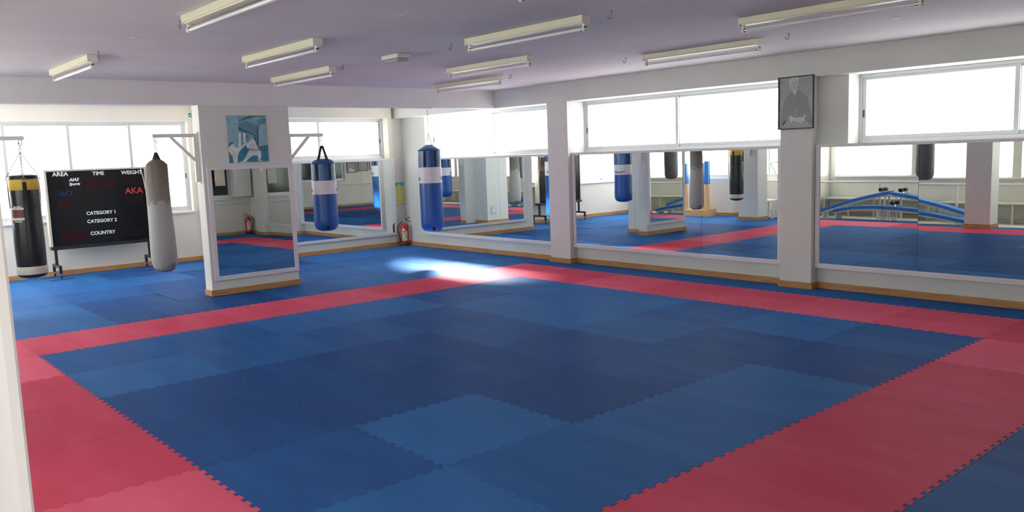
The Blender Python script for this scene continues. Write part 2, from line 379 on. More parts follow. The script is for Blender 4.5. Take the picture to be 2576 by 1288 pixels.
# skirting
SH, ST = .075, .018
def skirt(name, segs):
    g = G()
    for (x0, y0, x1, y1) in segs: g.box((x0, y0, FZ), (x1, y1, SH))
    return struct(g, name, mt['skirt'], .002)
t = ST
skirt('baseboard_north', [(-5.2, 1.60 - t, -4.93, 1.6), (-4.93 - t, NF - t, -.80, NF), (-.36, NF - t, 3.22, NF), (3.63, NF - t, 7.22, NF), (7.66, NF - t, 8.3, NF)])
for x0, x1 in ((-.80, -.36), (3.22, 3.63), (7.22, 7.66)):
    skirt('trim_pillar', [(x0 - t, 1.38 - t, x1 + t, 1.38), (x0 - t, 1.38, x0, NF - t), (x1, 1.38, x1 + t, NF - t)])
skirt('trim_column', [(-2.04, -3.555 - t, -2.04 + t, -2.32 + t), (-2.26, -3.555 - t, -2.04, -3.555), (-2.26, -2.32, -2.04, -2.32 + t)])
skirt('trim_duct', [(-2.75 - t, -2.62, -2.27, -2.62 + t), (-2.75 - t, -3.3 - t, -2.27, -3.3), (-2.75 - t, -3.3, -2.75, -2.62)])
for x0, x1, y0, y1 in ((-2.45, -1.95, -6.5, -6.1), (2.12, 2.59, -7.45, -7.05)):
    skirt('trim_column', [(x0 - t, y0 - t, x1 + t, y0), (x0 - t, y1, x1 + t, y1 + t), (x0 - t, y0, x0, y1), (x1, y0, x1 + t, y1)])
skirt('baseboard_west', [(-5.1, -2.05 - t, -5.1 + t, 1.33 + t), (-5.2, 1.33, -5.1, 1.33 + t), (-5.2, 1.348, -5.2 + t, 1.6 - t), (-6.35, -2.05 - t, -5.1, -2.05), (-6.35, -6.95, -6.35 + t, -2.05 - t)])
skirt('baseboard_south', [(-6.35 + t, -6.95, -3.2, -6.95 + t), (-3.2, -7.2, -3.2 + t, -6.95)])
skirt('baseboard_east', [(8.30 - t, -6.25, 8.30, NF - t)])

# ------------------------------------------------------------------ windows
wn = [0]
def window(axis, c, out, a0, a1, z0, z1, mull, pane, latch=None, fw=.045, thick_m=.0):
    """sliding aluminium window; plane coordinate c is its room-side face, out = +1/-1 outward; mull = mullion centres"""
    wn[0] += 1
    P = (lambda a, d, z: (a, c + out * d, z)) if axis == 'y' else (lambda a, d, z: (c + out * d, a, z))
    root = thing('window_%d' % wn[0], P((a0 + a1) / 2, 0, z0), kind='structure')
    g = G()
    for r in ((a0, z0, a1, z0 + .04), (a0, z1 - .035, a1, z1), (a0, z0 + .04, a0 + .03, z1 - .035), (a1 - .03, z0 + .04, a1, z1 - .035)):
        g.box(P(r[0], 0, r[1]), P(r[2], .075, r[3]))
    g.build('window_frame', mt['alu'], root, bevel=.002)
    ed = [a0 + .03] + list(mull) + [a1 - .03]
    for i in range(len(ed) - 1):
        lo, hi = ed[i] - (.02 if i else 0), ed[i + 1] + (.02 if i < len(ed) - 2 else 0); d = .012 + .028 * (i % 2)
        b0, b1 = z0 + .038, z1 - .033; g = G()
        for r in ((lo, b0, hi, b0 + fw), (lo, b1 - fw * .7, hi, b1), (lo, b0 + fw, lo + fw, b1 - fw * .7), (hi - fw, b0 + fw, hi, b1 - fw * .7)):
            g.box(P(r[0], d, r[1]), P(r[2], d + .026, r[3]))
        sash = g.build('window_sash', mt['alu'], root, bevel=.0015)
        G().box(P(lo + fw, d + .010, b0 + fw), P(hi - fw, d + .014, b1 - fw * .7)).build('window_pane', pane[i] if isinstance(pane, list) else pane, sash)
        if latch is not None and abs(latch - i) < .5:
            la = lo + .012 if i == 0 else hi - .026
            G().box(P(la, d - .004, b0 + (b1 - b0) * .36), P(la + .014, d + .004, b0 + (b1 - b0) * .36 + .085)).build('latch', mt['black_pl'], sash)
    return root
window('y', 1.76, 1, -4.39, -.80, 1.692, 2.466, [-2.61], [mt['psun'], mt['pnorth2']], 0)
window('y', 1.75, 1, -.36, 3.22, 1.692, 2.466, [1.40], mt['pnorth'], 0)
window('y', 1.75, 1, 4.00, 7.22, 1.692, 2.466, [5.62], mt['pnorth'], 0)
window('x', -5.30, -1, -1.75, 1.24, 1.717, 2.473, [-.13], mt['pend'], 1)
window('x', -6.46, -1, -6.85, -2.14, .902, 2.483, [-5.92, -4.97, -4.04, -3.09], mt['pwest'], 4)
window('y', -7.05, -1, -6.1, -3.32, .922, 2.448, [-4.7], mt['psouth'], 1)
window('y', -7.30, -1, -3.1, -1.75, .922, 2.448, [-2.4], mt['psouth'])
window('x', -1.77, -1, -8.7, -7.6, .922, 2.448, [-8.15], mt['psouth'])
for a, b in ((-1.52, .32), (.48, 2.39), (2.55, 4.44), (4.60, 6.54), (6.70, 8.2)): window('y', -8.92, -1, a, b, .922, 2.448, [(a + b) / 2], mt['psouth'], 0)
window('x', 11.44, 1, -8.4, -6.0, .902, 2.298, [-7.2], mt['pcorr'])  # unseen glowing window, added to light the corridor and door jamb
window('x', 8.34, 1, -1.6, 1.05, .952, 2.048, [-.7, .2], mt['darkglass'])
window('x', 8.34, 1, -4.95, -2.1, .952, 2.048, [-4.0, -3.05], mt['darkglass'])
g = G().box((-6.35, -7.0 + .05, .868), (-6.30, -2.12, .902)).box((-6.46, -6.85, .875), (-6.35, -2.14, .902))
struct(g, 'trim_1', mt['trim'], .003)
g = G().box((-1.52, -8.8, .885), (8.25, -8.74, .921)); struct(g, 'trim_2', mt['trim'], .003)
g = G().box((8.27, -6.25, .80), (8.30, 1.5, .825)).box((8.26, -5.0, .915), (8.30, 1.1, .95)); struct(g, 'trim_3', mt['trim'], .003)

# ------------------------------------------------------------------ mirrors
def wall_mirror(axis, c, inn, a0, a1, z0, z1, seams, label, fw=.055, tilt=None, dep=.03):
    """white framed mirror on plane c, standing proud toward inn (+1/-1)"""
    P = (lambda a, d, z: (a, c + inn * d, z)) if axis == 'y' else (lambda a, d, z: (c + inn * d, a, z))
    root = thing('wall_mirror', P((a0 + a1) / 2, 0, z0), label, 'mirror')
    g = G()
    for r in ((a0, z0, a1, z0 + fw), (a0, z1 - fw * .65, a1, z1), (a0, z0 + fw, a0 + fw, z1 - fw * .65), (a1 - fw, z0 + fw, a1, z1 - fw * .65)):
        g.box(P(r[0], 0, r[1]), P(r[2], dep, r[3]))
    g.build('mirror_frame', mt['trim'], root, bevel=.003)
    ed = [a0 + fw] + seams + [a1 - fw]
    for i in range(len(ed) - 1):
        d = dep - .012; tz, ta = (tilt[i] if tilt else (0, 0))
        lo, hi = ed[i] + .0015, ed[i + 1] - .0015; zb, zt = z0 + fw, z1 - fw * .65
        # each pane sits slightly out of true on its wall, as glued mirror panes do
        q = [(lo, zb), (hi, zb), (hi, zt), (lo, zt)]; zm, am = (zb + zt) / 2, (lo + hi) / 2
        dd = [d + tz * (z - zm) + ta * (a - am) for a, z in q]
        gg = G(); f = [gg.bm.verts.new(P(a, e, z)) for (a, z), e in zip(q, dd)]; bk = [gg.bm.verts.new(P(a, e - .005, z)) for (a, z), e in zip(q, dd)]
        gg.bm.faces.new(f); gg.bm.faces.new(list(reversed(bk)))
        for k in range(4): gg.bm.faces.new((f[k], f[(k + 1) % 4], bk[(k + 1) % 4], bk[k]))
        gg.build('mirror_panel', mt['mirror'], root)
    return root
wall_mirror('y', NF, -1, -4.36, -.805, .25, 1.69, [-2.10, -1.24], 'long framed mirror between the room corner and the first wall pillar', dep=.085)
wall_mirror('y', NF, -1, -.355, 3.20, .25, 1.695, [.88, 2.02], 'long framed mirror left of the portrait pillar, showing the black bag', dep=.085, tilt=[(0, -.003), (0, 0), (0, 0)])
wall_mirror('y', NF, -1, 3.635, 7.215, .25, 1.695, [4.81, 6.1], 'long framed mirror right of the portrait pillar, showing blue sit-up boards', dep=.085, tilt=[(-.001, 0), (-.0035, 0), (-.0035, 0)])
wall_mirror('x', -5.10, 1, -1.80, 1.325, .215, 1.70, [-.6, .58], 'framed mirror on the end wall behind the blue bag with straps', fw=.05)
wall_mirror('x', -2.04, 1, -3.515, -2.325, .195, 1.675, [], 'single tall framed mirror on the free-standing column', fw=.058, tilt=[(-.006, 0)])

# ------------------------------------------------------------------ puzzle mats
TP, TA, INS = .10, .012, .03
def cuts(L):
    n = int(L / TP + 1e-6); T = [k * TP for k in range(n + 1)]
    if L - T[-1] > .02: T.append(L)
    else: T[-1] = L
    return T
def mat_mesh_data(w_, h_, flat):
    """outline split into one run per tooth, so every tooth gets its own face"""
    sides = []
    def side(p, d, nrm, L, fl, rev):
        T = cuts(L); runs = []
        for a, b in zip(T, T[1:]):
            if fl or b - a < TP * .8: r_ = [(a, 0)]
            else: r_ = [(a, 0), (a + .003, -TA), (a + .048, -TA), (a + .043, TA), (a + .097, TA)]
            r_.append((b, 0))
            if len(r_) > 3 and a < 1e-6: r_[1:2] = [(a + .014, 0), (a + .014, -TA)]
            if len(r_) > 3 and b > L - .05: r_[-2:-1] = [(a + .086, TA), (a + .086, 0)]
            runs.append(r_)
        if rev: runs = [[(L - x, y) for x, y in reversed(r_)] for r_ in reversed(runs)]
        sides.append([[(p[0] + d[0] * x + nrm[0] * y, p[1] + d[1] * x + nrm[1] * y) for x, y in r_] for r_ in runs])
    x0, y0 = -w_ / 2, -h_ / 2
    side((x0, y0), (1, 0), (0, 1), w_, 's' in flat, False)
    side((x0 + w_, y0), (0, 1), (1, 0), h_, 'e' in flat, False)
    side((x0 + w_, y0 + h_), (-1, 0), (0, 1), w_, 'n' in flat, True)
    side((x0, y0 + h_), (0, -1), (1, 0), h_, 'w' in flat, True)
    return sides
MESH = {}
def mat_mesh(w_, h_, flat, col):
    k = (round(w_, 3), round(h_, 3), ''.join(sorted(flat)), col)
    if k in MESH: return MESH[k]
    bm = bmesh.new(); sides = mat_mesh_data(w_, h_, flat); ix, iy = w_ / 2 - min(INS, w_ * .3), h_ / 2 - min(INS, h_ * .3)
    TX = [min(max(t_ - w_ / 2, -ix), ix) for t_ in cuts(w_)]; TY = [min(max(t_ - h_ / 2, -iy), iy) for t_ in cuts(h_)]
    grid = {(a, b): bm.verts.new((x, y, 0)) for a, x in enumerate(TX) for b, y in enumerate(TY)}
    nx, ny = len(TX) - 1, len(TY) - 1
    for a in range(nx):
        for b in range(ny): bm.faces.new((grid[a, b], grid[a + 1, b], grid[a + 1, b + 1], grid[a, b + 1]))
    inner = [[(a, 0) for a in range(nx + 1)], [(nx, b) for b in range(ny + 1)], [(a, ny) for a in range(nx, -1, -1)], [(0, b) for b in range(ny, -1, -1)]]
    V = {}
    def vv(p, z, sc):
        q = (round(p[0], 5), round(p[1], 5), z)
        if q not in V: V[q] = bm.verts.new((p[0] * sc, p[1] * sc, z))
        return V[q]
    for sd, inn in zip(sides, inner):
        for r_, (g0, g1) in zip(sd, zip(inn, inn[1:])):
            top = [vv(p, 0.0, .995) for p in r_]
            bm.faces.new(top + [grid[g1], grid[g0]])
            for p, q in zip(r_, r_[1:]):
                bm.faces.new((vv(p, -.003, .9985), vv(q, -.003, .9985), vv(q, 0.0, .995), vv(p, 0.0, .995)))
                bm.faces.new((vv(p, FZ, .9985), vv(q, FZ, .9985), vv(q, -.003, .9985), vv(p, -.003, .9985)))
    lo = []
    for sd in sides:
        for r_ in sd: lo += [vv(p, FZ, .9985) for p in r_[:-1]]
    bm.faces.new(list(reversed(lo)))
    bmesh.ops.recalc_face_normals(bm, faces=bm.faces)
    me = bpy.data.meshes.new('puzzle_mat'); bm.to_mesh(me); bm.free(); me.materials.append(mt[col]); MESH[k] = me; return me
def mat_poly(x0, y0, w_, h_, side_n=None, side_s=None):
    """one blue mat cut to fit round the column: side_n / side_s are the cut edges in room coordinates"""
    S4 = mat_mesh_data(w_, h_, {'n'} if side_n else {'s'}); cx_, cy_ = x0 + w_ / 2, y0 + h_ / 2; o = []
    for k, sd in enumerate(S4):
        cut = side_s if k == 0 else side_n if k == 2 else None
        if cut: o += [(x - cx_, y - cy_) for x, y in cut]
        else:
            for r_ in sd: o += r_[:-1]
    bm = bmesh.new(); L = [[bm.verts.new((x * .9985, y * .9985, z)) for x, y in o] for z in (FZ, 0.0)]; n = len(o)
    bm.faces.new(L[1]); bm.faces.new(list(reversed(L[0])))
    for i in range(n): bm.faces.new((L[0][i], L[0][(i + 1) % n], L[1][(i + 1) % n], L[1][i]))
    bmesh.ops.triangulate(bm, faces=[f for f in bm.faces if len(f.verts) > 4])
    bmesh.ops.recalc_face_normals(bm, faces=bm.faces)
    me = bpy.data.meshes.new('puzzle_mat'); bm.to_mesh(me); bm.free(); me.materials.append(mt['blue']); return me
ORD = ['first', 'second', 'third', 'fourth', 'fifth', 'sixth', 'seventh', 'eighth', 'ninth', 'tenth', 'eleventh', 'twelfth', 'thirteenth', 'fourteenth', 'fifteenth']
YS = [1.53 - .02, 1.0, 0, -1, -2, -3, -4, -5, -6, -7, -7.42]
rnd = random.Random(3)
cutters = []
for j in range(len(YS) - 1):
    y1, y0 = YS[j], YS[j + 1]
    XS = [-5.08, -4] if j < 4 else [-6.33, -6, -5, -4]
    XS = XS + [-3, -2, -1, 0, 1, 2, 3, 4, 5, 6, 7, 8, 8.28]
    if j == 9: XS = [-1.65, -1] + XS[-9:]
    for i in range(len(XS) - 1):
        x0, x1 = XS[i], XS[i + 1]
        if j == 4 and x1 <= -4.9: y1m = -2.07
        else: y1m = y1
        ya = y0
        if j == 8 and x1 <= -3.1: ya = -6.93
        flat = set()
        if j == 0: flat.add('n')
        if j == 9 or (j == 8 and x1 <= -1.9): flat.add('s')
        if i == 0: flat.add('w')
        if i == len(XS) - 2: flat.add('e')
        if y1m != y1: flat.add('n')
        inner = 0 <= x0 and x1 <= 6 and -6 <= y0 and y1 <= 0
        ring = (not inner) and -1 <= x0 and x1 <= 7 and -7 <= y0 and y1 <= 1
        col = 'red' if ring else 'blue'
        if inner:
            lab = 'blue foam mat inside the red border, %s row from long mirrors, %s from column side' % (ORD[j - 2], ORD[int(x0)])
            grp = 'blue mats of the fighting square'
        elif ring:
            grp = 'red border mats'
            if j == 1: lab = 'red foam mat of border strip beside the long mirrors, %s from column side' % ORD[int(x0) + 1]
            elif j == 8: lab = 'red foam mat of border strip opposite the long mirrors, %s from column side' % ORD[int(x0) + 1]
            elif x0 < 0: lab = 'red foam mat of border strip nearest the column, %s from the long mirrors' % ORD[j - 1]
            else: lab = 'red foam mat of border strip at doorway side, %s from the long mirrors' % ORD[j - 1]
        elif j == 0:
            grp = 'narrow blue mats along the long mirrors'; lab = 'narrow cut blue foam mat against the long mirror wall, %s from the corner' % ORD[i]
        elif x0 >= 7:
            grp = 'blue mats outside the red border'; lab = 'blue foam mat outside red border at doorway side, row %s from mirrors, %s strip' % (ORD[j], 'inner' if x0 == 7 else 'wall')
        elif j == 9:
            grp = 'blue mats outside the red border'; lab = 'narrow cut blue foam mat before the benches, %s from the white stool' % ORD[i]
        else:
            grp = 'blue mats around the column'; lab = 'blue foam mat beyond border toward the scoreboard, %s row from mirrors, %s before border' % (ORD[j], ORD[int(-2 - max(x0, -7)) if x0 == int(x0) else (3 if x0 > -5.5 else 5)])
        me = mat_mesh(x1 - x0, y1m - ya, flat, col)
        col_mat = (x0, y0) in ((-3, -3), (-3, -4))
        if (x0, y0) == (-3, -4): me = mat_poly(-3, -4, 1, 1, side_n=[(-2, -3), (-2.02, -3), (-2.02, -3.575), (-2.28, -3.575), (-2.28, -3.32), (-2.77, -3.32), (-2.77, -3)])
        if (x0, y0) == (-3, -3): me = mat_poly(-3, -3, 1, 1, side_s=[(-3, -3), (-2.77, -3), (-2.77, -2.60), (-2.28, -2.60), (-2.28, -2.30), (-2.02, -2.30), (-2.02, -3)])
        o = bpy.data.objects.new('puzzle_mat', me); C.objects.link(o)
        o.location = ((x0 + x1) / 2 + rnd.uniform(-.0008, .0008), (ya + y1m) / 2 + rnd.uniform(-.0008, .0008), 0); ORG[o.name] = o.location.copy()
        lr = rnd.uniform(-1, 1)
        o.scale = (1 - .0012 * abs(rnd.random()) ** 2, 1 - .0012 * abs(rnd.random()) ** 2, 1)
        tag(o, lab, 'mat', grp)
        for (a0, a1, b0, b1) in PIL:
            e = .02
            if not col_mat and a0 - e < x1 and a1 + e > x0 and b0 - e < y1m and b1 + e > ya:
                cutters.append((o, (a0 - e, b0 - e, a1 + e, b1 + e)))
for o, (a0, b0, a1, b1) in cutters:      # pillars stand through cut-outs in the mats
    cb = G().box((a0, b0, -.1), (a1, b1, .1)).build('cut', mt['blue'])
    md = o.modifiers.new('cut', 'BOOLEAN'); md.operation = 'DIFFERENCE'; md.object = cb; md.solver = 'EXACT'
    bpy.context.view_layer.update()
    me = bpy.data.meshes.new_from_object(o.evaluated_get(bpy.context.evaluated_depsgraph_get()))
    o.modifiers.clear(); o.data = me; bpy.data.objects.remove(cb)

# ------------------------------------------------------------------ ceiling fixtures
def fixture(x0, x1, yf, label):
    """batten light: housing with end caps, two lampholders, one bare unlit tube; yf is its near edge"""
    xm = (x0 + x1) / 2; ym = yf + .045; r = thing('ceiling_light', (xm, ym, ZC), label, 'ceiling light', 'unlit tube lights on the ceiling')
    G().box((x0 + .012, yf, ZC - .052), (x1 - .012, yf + .09, ZC - .002)).box((x0 + .02, yf + .012, ZC - .062), (x1 - .02, yf + .078, ZC - .05)).build('housing', mt['cream'], r, bevel=.003)
    for xe, s in ((x0, 1), (x1, -1)):
        G().box((xe, yf - .001, ZC - .066), (xe + .014 * s, yf + .091, ZC - .001)).build('end_cap', mt['creame'], r, bevel=.003)
        g = G(); a = xe + .010 * s; b = xe + .034 * s
        g.box((a, ym - .012, ZC - .095), (b, ym + .012, ZC - .06)); g.tube([(a, ym, ZC - .103), (b, ym, ZC - .103)], .020, 14)
        g.build('lampholder', mt['creame'], r, smooth=True)
    tb = G().tube([(x0 + .052, ym, ZC - .103), (x1 - .052, ym, ZC - .103)], .0145, 16).build('tube', mt['tube'], r, smooth=True)
    for a, b in ((x0 + .034, x0 + .056), (x1 - .056, x1 - .034)): G().tube([(a, ym, ZC - .103), (b, ym, ZC - .103)], .0155, 14).build('tube_cap', mt['chrome'], tb, smooth=True)
    return r
fixture(-1.22, .25, -5.40, 'unlit tube light at upper left, above the scoreboard')
fixture(2.65, 4.12, -5.40, 'unlit tube light cut by the top edge, left of centre')
fixture(.62, 2.09, -4.09, 'unlit tube light above and left of the emergency lamp')
fixture(4.72, 6.19, -4.12, 'unlit tube light at top edge, of which only one end shows')
fixture(-1.22, .25, -2.93, 'unlit tube light above the blue karate picture')
fixture(2.62, 4.09, -2.87, 'unlit tube light in the middle, largest of the central row')
fixture(.50, 1.95, -1.50, 'unlit tube light in the middle row with a bright stripe along it')
fixture(4.60, 6.07, -1.56, 'long unlit tube light at upper right near the top edge')
fixture(-1.40, .05, -.30, 'farthest unlit tube light, over the first mirror')
fixture(2.50, 3.97, -.27, 'unlit tube light above the long mirror left of the portrait')
r = thing('emergency_light', (1.38, -2.78, ZC), 'small white box-shaped emergency lamp on the ceiling', 'emergency light')
G().box((1.22, -2.86, ZC - .045), (1.52, -2.70, ZC - .001)).build('base', mt['offw'], r, bevel=.006)
G().box((1.24, -2.845, ZC - .085), (1.50, -2.715, ZC - .045)).build('diffuser', M('clear_diffuser', (.55, .55, .60), .15, trans=.3), r, bevel=.012)
for k, (x, y, l) in enumerate(((2.42, -5.32, 'beside the tube light at the top edge, left'), (.46, -5.36, 'at end of the upper-left tube light'), (.37, -2.82, 'right of the tube light over the karate picture'),
        (2.29, -2.77, 'left of the central tube light'), (.18, -.19, 'right of the farthest tube light'), (4.30, -2.77, 'right of the central tube light'), (2.20, -.20, 'left of the tube light above the long mirror'), (4.30, -.27, 'right of the tube light above the long mirror'))):
    g = G(); pts = [(x, y, ZC), (x, y, ZC - .035)] + [(x - .018 + .018 * math.cos(a), y, ZC - .035 - .018 * math.sin(a)) for a in [PI * q / 6 for q in range(1, 7)]] + [(x - .036, y, ZC - .022)]
    g.tube(pts, .004, 7); g.tube([(x, y, ZC - .004), (x, y, ZC)], .014, 10)
    tag(g.build('ceiling_hook', mt['hook'], smooth=True), 'small metal hook in the ceiling ' + l, 'hook', 'ceiling hooks')
for x, y, l in ((1.45, -5.34, 'at upper left between two tube lights'), (3.36, -4.03, 'above the emergency lamp, nearest the top edge'), (-.51, -4.14, 'faint, above the karate picture, far left'), (3.26, -1.47, 'right of the striped middle tube light'), (5.33, -.32, 'at upper right above the large window')):
    g = G().lathe((x, y, ZC - .006), [(.028, 0), (.034, .003), (.034, .006)], 20).box((x - .045, y - .006, ZC - .003), (x + .045, y + .006, ZC))
    tag(g.build('blanking_plate', mt['offw'], smooth=True), 'small round blanking plate on the ceiling ' + l, 'ceiling plate', 'ceiling blanking plates')

# ------------------------------------------------------------------ brackets for the bags
def bracket(x, yb, s, tip, zt, label):
    """white angle bracket on face yb, arm pointing along s*y"""
    r = thing('bag_bracket', (x, yb, zt), label, 'bracket')
    G().box((x - .03, yb, 1.47), (x + .03, yb + s * .012, zt + .02)).build('back_plate', mt['bracket'], r, bevel=.002)
    G().box((x - .022, yb + s * .012, zt - .62), (x + .022, yb + s * .055, zt)).build('upright', mt['bracket'], r, bevel=.003)
    G().box((x - .022, yb + s * .055, zt - .045), (x + .022, tip, zt)).build('arm', mt['bracket'], r, bevel=.003)
    G().bar((x, yb + s * .05, zt - .34), (x, yb + s * .335, zt - .04), .036, .036).build('brace', mt['bracket'], r, bevel=.002)
    g = G().ring((x, tip - s * .04, zt - .075), (0, .018, 0), (0, 0, .036), .005); g.build('ring', mt['steel'], r, smooth=True)
    return r
bracket(-2.15, -3.555, -1, -4.115, 2.112, 'white steel bracket on left side of the column, holding the grey bag')
bracket(-2.15, -2.32, 1, -1.765, 2.095, 'white steel bracket on right side of the column, holding the blue bag')
bracket(-2.15, -6.10, 1, -5.52, 2.105, 'white steel bracket at left picture edge, holding the black bag')

# ------------------------------------------------------------------ punching bags
# 1 black bag
c = (-2.15, -5.57, 0); r1 = .155
B = thing('punching_bag', (c[0], c[1], .50), 'black punching bag with yellow band and four chains, in front of the scoreboard', 'punching bag')
prof = [(0, .485), (.06, .486), (.115, .50), (.145, .52), (r1, .54)] + [(r1 + .002 * math.sin(z * 9), z) for z in [.6 + .1 * k for k in range(10)]] + [(r1, 1.60), (r1, 1.645), (.145, 1.662), (.10, 1.672), (0, 1.676)]
G().lathe(c, prof, 48).build('shell', mt['blackv'], B, smooth=True)
G().lathe(c, [(r1 + .0015, 1.50), (r1 + .003, 1.502), (r1 + .003, 1.618), (r1 + .0015, 1.62)], 48).build('yellow_band', mt['yellow'], B, smooth=True)
G().lathe(c, [(r1 + .0008, .54), (r1 + .004, .545), (r1 + .005, .60), (r1 + .003, .628), (r1 + .001, .63)], 48, lambda r, a, z: r + (.0015 * math.sin(a * 17) if z > .6 else 0)).build('ivory_band', mt['ivory'], B, smooth=True)
az0 = math.atan2(-7.59 - c[1], 8.63 - c[0])
for k in range(4):
    a = az0 + .05 + k * PI / 2; g = G(); wrap_patch(g, c, r1 + .003, a - .13, a + .13, 1.36 if k == 0 else 1.30, 1.59, .003, 4)
    sp = g.build('strap', mt['web'], B, smooth=True)
    e = Vector((c[0] + (r1 + .012) * math.cos(a), c[1] + (r1 + .012) * math.sin(a), 1.62)); tx = Vector((-math.sin(a), math.cos(a), 0))
    G().ring(e, tx * .019, (0, 0, .018), .0035).build('strap_ring', mt['steel'], sp, smooth=True)
    G().chain(e + Vector((0, 0, .02)), (c[0], c[1], 1.925)).build('chain', mt['steel'], B, smooth=True)
g = G().ring((c[0], c[1], 1.945), (0, .012, 0), (0, 0, .022), .004).tube([(c[0], c[1], 1.96), (c[0], c[1], 2.0)], .007, 8).ring((c[0], c[1] , 2.013), (.012, 0, 0), (0, 0, .018), .004)
g.build('carabiner', mt['steel'], B, smooth=True)
g = G(); wrap_patch(g, c, r1 + .002, az0 - 1.12, az0 - .06, 1.135, 1.325, .0015, 14); lb = g.build('brand_patch', mt['blackv'], B, smooth=True)
for z0, z1, m_ in ((1.282, 1.306, 'ivory'), (1.200, 1.275, 'led'), (1.163, 1.192, 'ivory')):
    g = G(); wrap_patch(g, c, r1 + .0035, az0 - 1.06, az0 - .15, z0, z1, .001, 12); g.build('printed_stripe', mt[m_] if m_ != 'led' else M('faded_red_print', (.17, .03, .035), .5), lb, smooth=True)
for z in (1.3145, 1.147): wrap_text('FIGHTERS', .021, mt['white_t'], lb, c, r1 + .0035, az0 - .60, z, bold=.0006)
wrap_text('K I N G', .020, mt['greyprint'], lb, c, r1 + .005, az0 - .60, 1.293)
# 2 grey canvas bag
c = (-2.15, -4.085, 0)
B = thing('punching_bag', (c[0], c[1], .38), 'old grey canvas punching bag with brown upper part, left of the column', 'punching bag')
bend = lambda z: -.012 * math.sin((z - .4) * 2.2)
def canvas_shape(r, a, z): return r * (1 + .015 * math.sin(a * 3 + z * 4) + (.035 * math.sin(a * 11 + z * 3) * max(0, (z - 1.35) / .5)))
prof = [(0, .385), (.07, .388), (.115, .41), (.140, .45), (.152, .52), (.156, .62), (.153, .80), (.146, 1.0), (.138, 1.2), (.133, 1.4), (.130, 1.6), (.128, 1.70), (.124, 1.735), (.085, 1.775), (.045, 1.80), (.03, 1.83), (0, 1.835)]
g = G().lathe(c, prof, 48, canvas_shape)
for v in g.bm.verts: v.co.y += bend(v.co.z)
g.build('shell', mt['canvas'], B, smooth=True, angle=80)
g = G()
for k in range(6):
    a = k * PI / 3 + .3; g.bar((c[0] + .055 * math.cos(a), c[1] + .055 * math.sin(a), 1.775), (c[0] + .012 * math.cos(a), c[1] + .012 * math.sin(a), 1.885), .026, .006, up=(math.cos(a), math.sin(a), 0))
g.build('strap', mt['web'], B)
g = G().ring((c[0], c[1], 1.905), (0, .016, 0), (0, 0, .028), .004).ring((c[0], c[1], 1.95), (.010, 0, 0), (0, 0, .026), .004).tube([(c[0], c[1], 1.968), (c[0], c[1], 2.0)], .006, 8).ring((c[0], c[1], 2.018), (0.011, 0, 0), (0, 0, .022), .0035)
g.build('carabiner', mt['steel'], B, smooth=True)
# 3 and 4 blue bags
def creased(r, a, z): return r
def blue_bag(c, r, zb, zband0, zband1, zrim, ztop, label, dome, azs):
    B = thing('punching_bag', (c[0], c[1], zb), label, 'punching bag')
    azc = math.atan2(-7.59 - c[1], 8.63 - c[0])
    low = [(0, zb), (r * .45, zb + .004), (r * .75, zb + .022), (r * .92, zb + .055), (r * .99, zb + .10), (r, zb + .15)] + [(r * (1 + .006 * math.sin(z * 11)), z) for z in [zb + .2 + (zband0 - zb - .2) * k / 6 for k in range(7)]]
    G().lathe(c, low, 48).build('lower_shell', mt['bluev'], B, smooth=True)
    G().lathe(c, [(r * .98, zband0 - .004), (r + .003, zband0), (r + .0035, (zband0 + zband1) / 2), (r + .003, zband1), (r * .98, zband1 + .004)], 48).build('white_band', mt['whitev'], B, smooth=True)
    wr = lambda rr, a, z: rr * (1 + .012 * math.sin(a * 14 + z * 20) * (1 if z > zband1 + .03 else 0))
    up = [(r, zband1)] + [(r * (1.0 - .02 * k / 4), zband1 + (zrim - zband1) * k / 4) for k in range(1, 5)]
    G().lathe(c, up + [(r * .9, zrim + .004)], 56, wr).build('upper_shell', mt['bluec'], B, smooth=True)
    if dome == 'dome': dp = [(r * 1.0, zrim), (r * .9, zrim + (ztop - zrim) * .45), (r * .65, zrim + (ztop - zrim) * .82), (r * .3, ztop - .002), (0, ztop)]
    else: dp = [(r * 1.02, zrim - .012), (r * .98, zrim + .003), (r * .62, zrim + (ztop - zrim) * .5), (r * .30, ztop - .006), (0, ztop)]
    G().lathe(c, dp, 48).build('cover', mt['bluec'], B, smooth=True)
    G().tube([(c[0] + r * 1.0 * math.cos(a), c[1] + r * 1.0 * math.sin(a), zrim) for a in [2 * PI * k / 32 for k in range(32)]], .006, 6, closed=True).build('rim_piping', mt['bluec'], B, smooth=True)
    for a in azs:
        g = G(); A = azc + a; wrap_patch(g, c, r * .995, A - .11, A + .11, zband1 + .01, zrim - .02, .004, 4); st = g.build('strap', mt['web'], B, smooth=True)
        G().ring((c[0] + (r + .006) * math.cos(A), c[1] + (r + .006) * math.sin(A), zrim - .015), (-math.sin(A) * .015, math.cos(A) * .015, 0), (0, 0, .010), .0025).build('strap_ring', mt['web'], st, smooth=True)
    tq = 1.83 if dome == 'dome' else 1.68
    for A in (azc + tq, azc - tq):
        wrap_text('Hayashi', .072, mt['navy'], B, c, r + .004, A, zband0 + (zband1 - zband0) * .28, bold=.001)
        g = G()
        for k in range(8):
            q = k * PI / 4; u, v_ = .035 * math.cos(q), .028 * math.sin(q); wrap_patch(g, c, r + .004, A + (u - .007) / r, A + (u + .007) / r, zband0 + (zband1 - zband0) * .72 + v_ - .006, zband0 + (zband1 - zband0) * .72 + v_ + .006, .001, 2)
        g.build('emblem', mt['greyprint'], B)
    A = azc + .12; g = G(); wrap_patch(g, c, r * .93, A - .14, A + .14, zb + .028, zb + .085, .008, 3); g.build('bottom_loop', mt['web'], B)
    return B, azc
c = (-2.15, -1.785, 0)
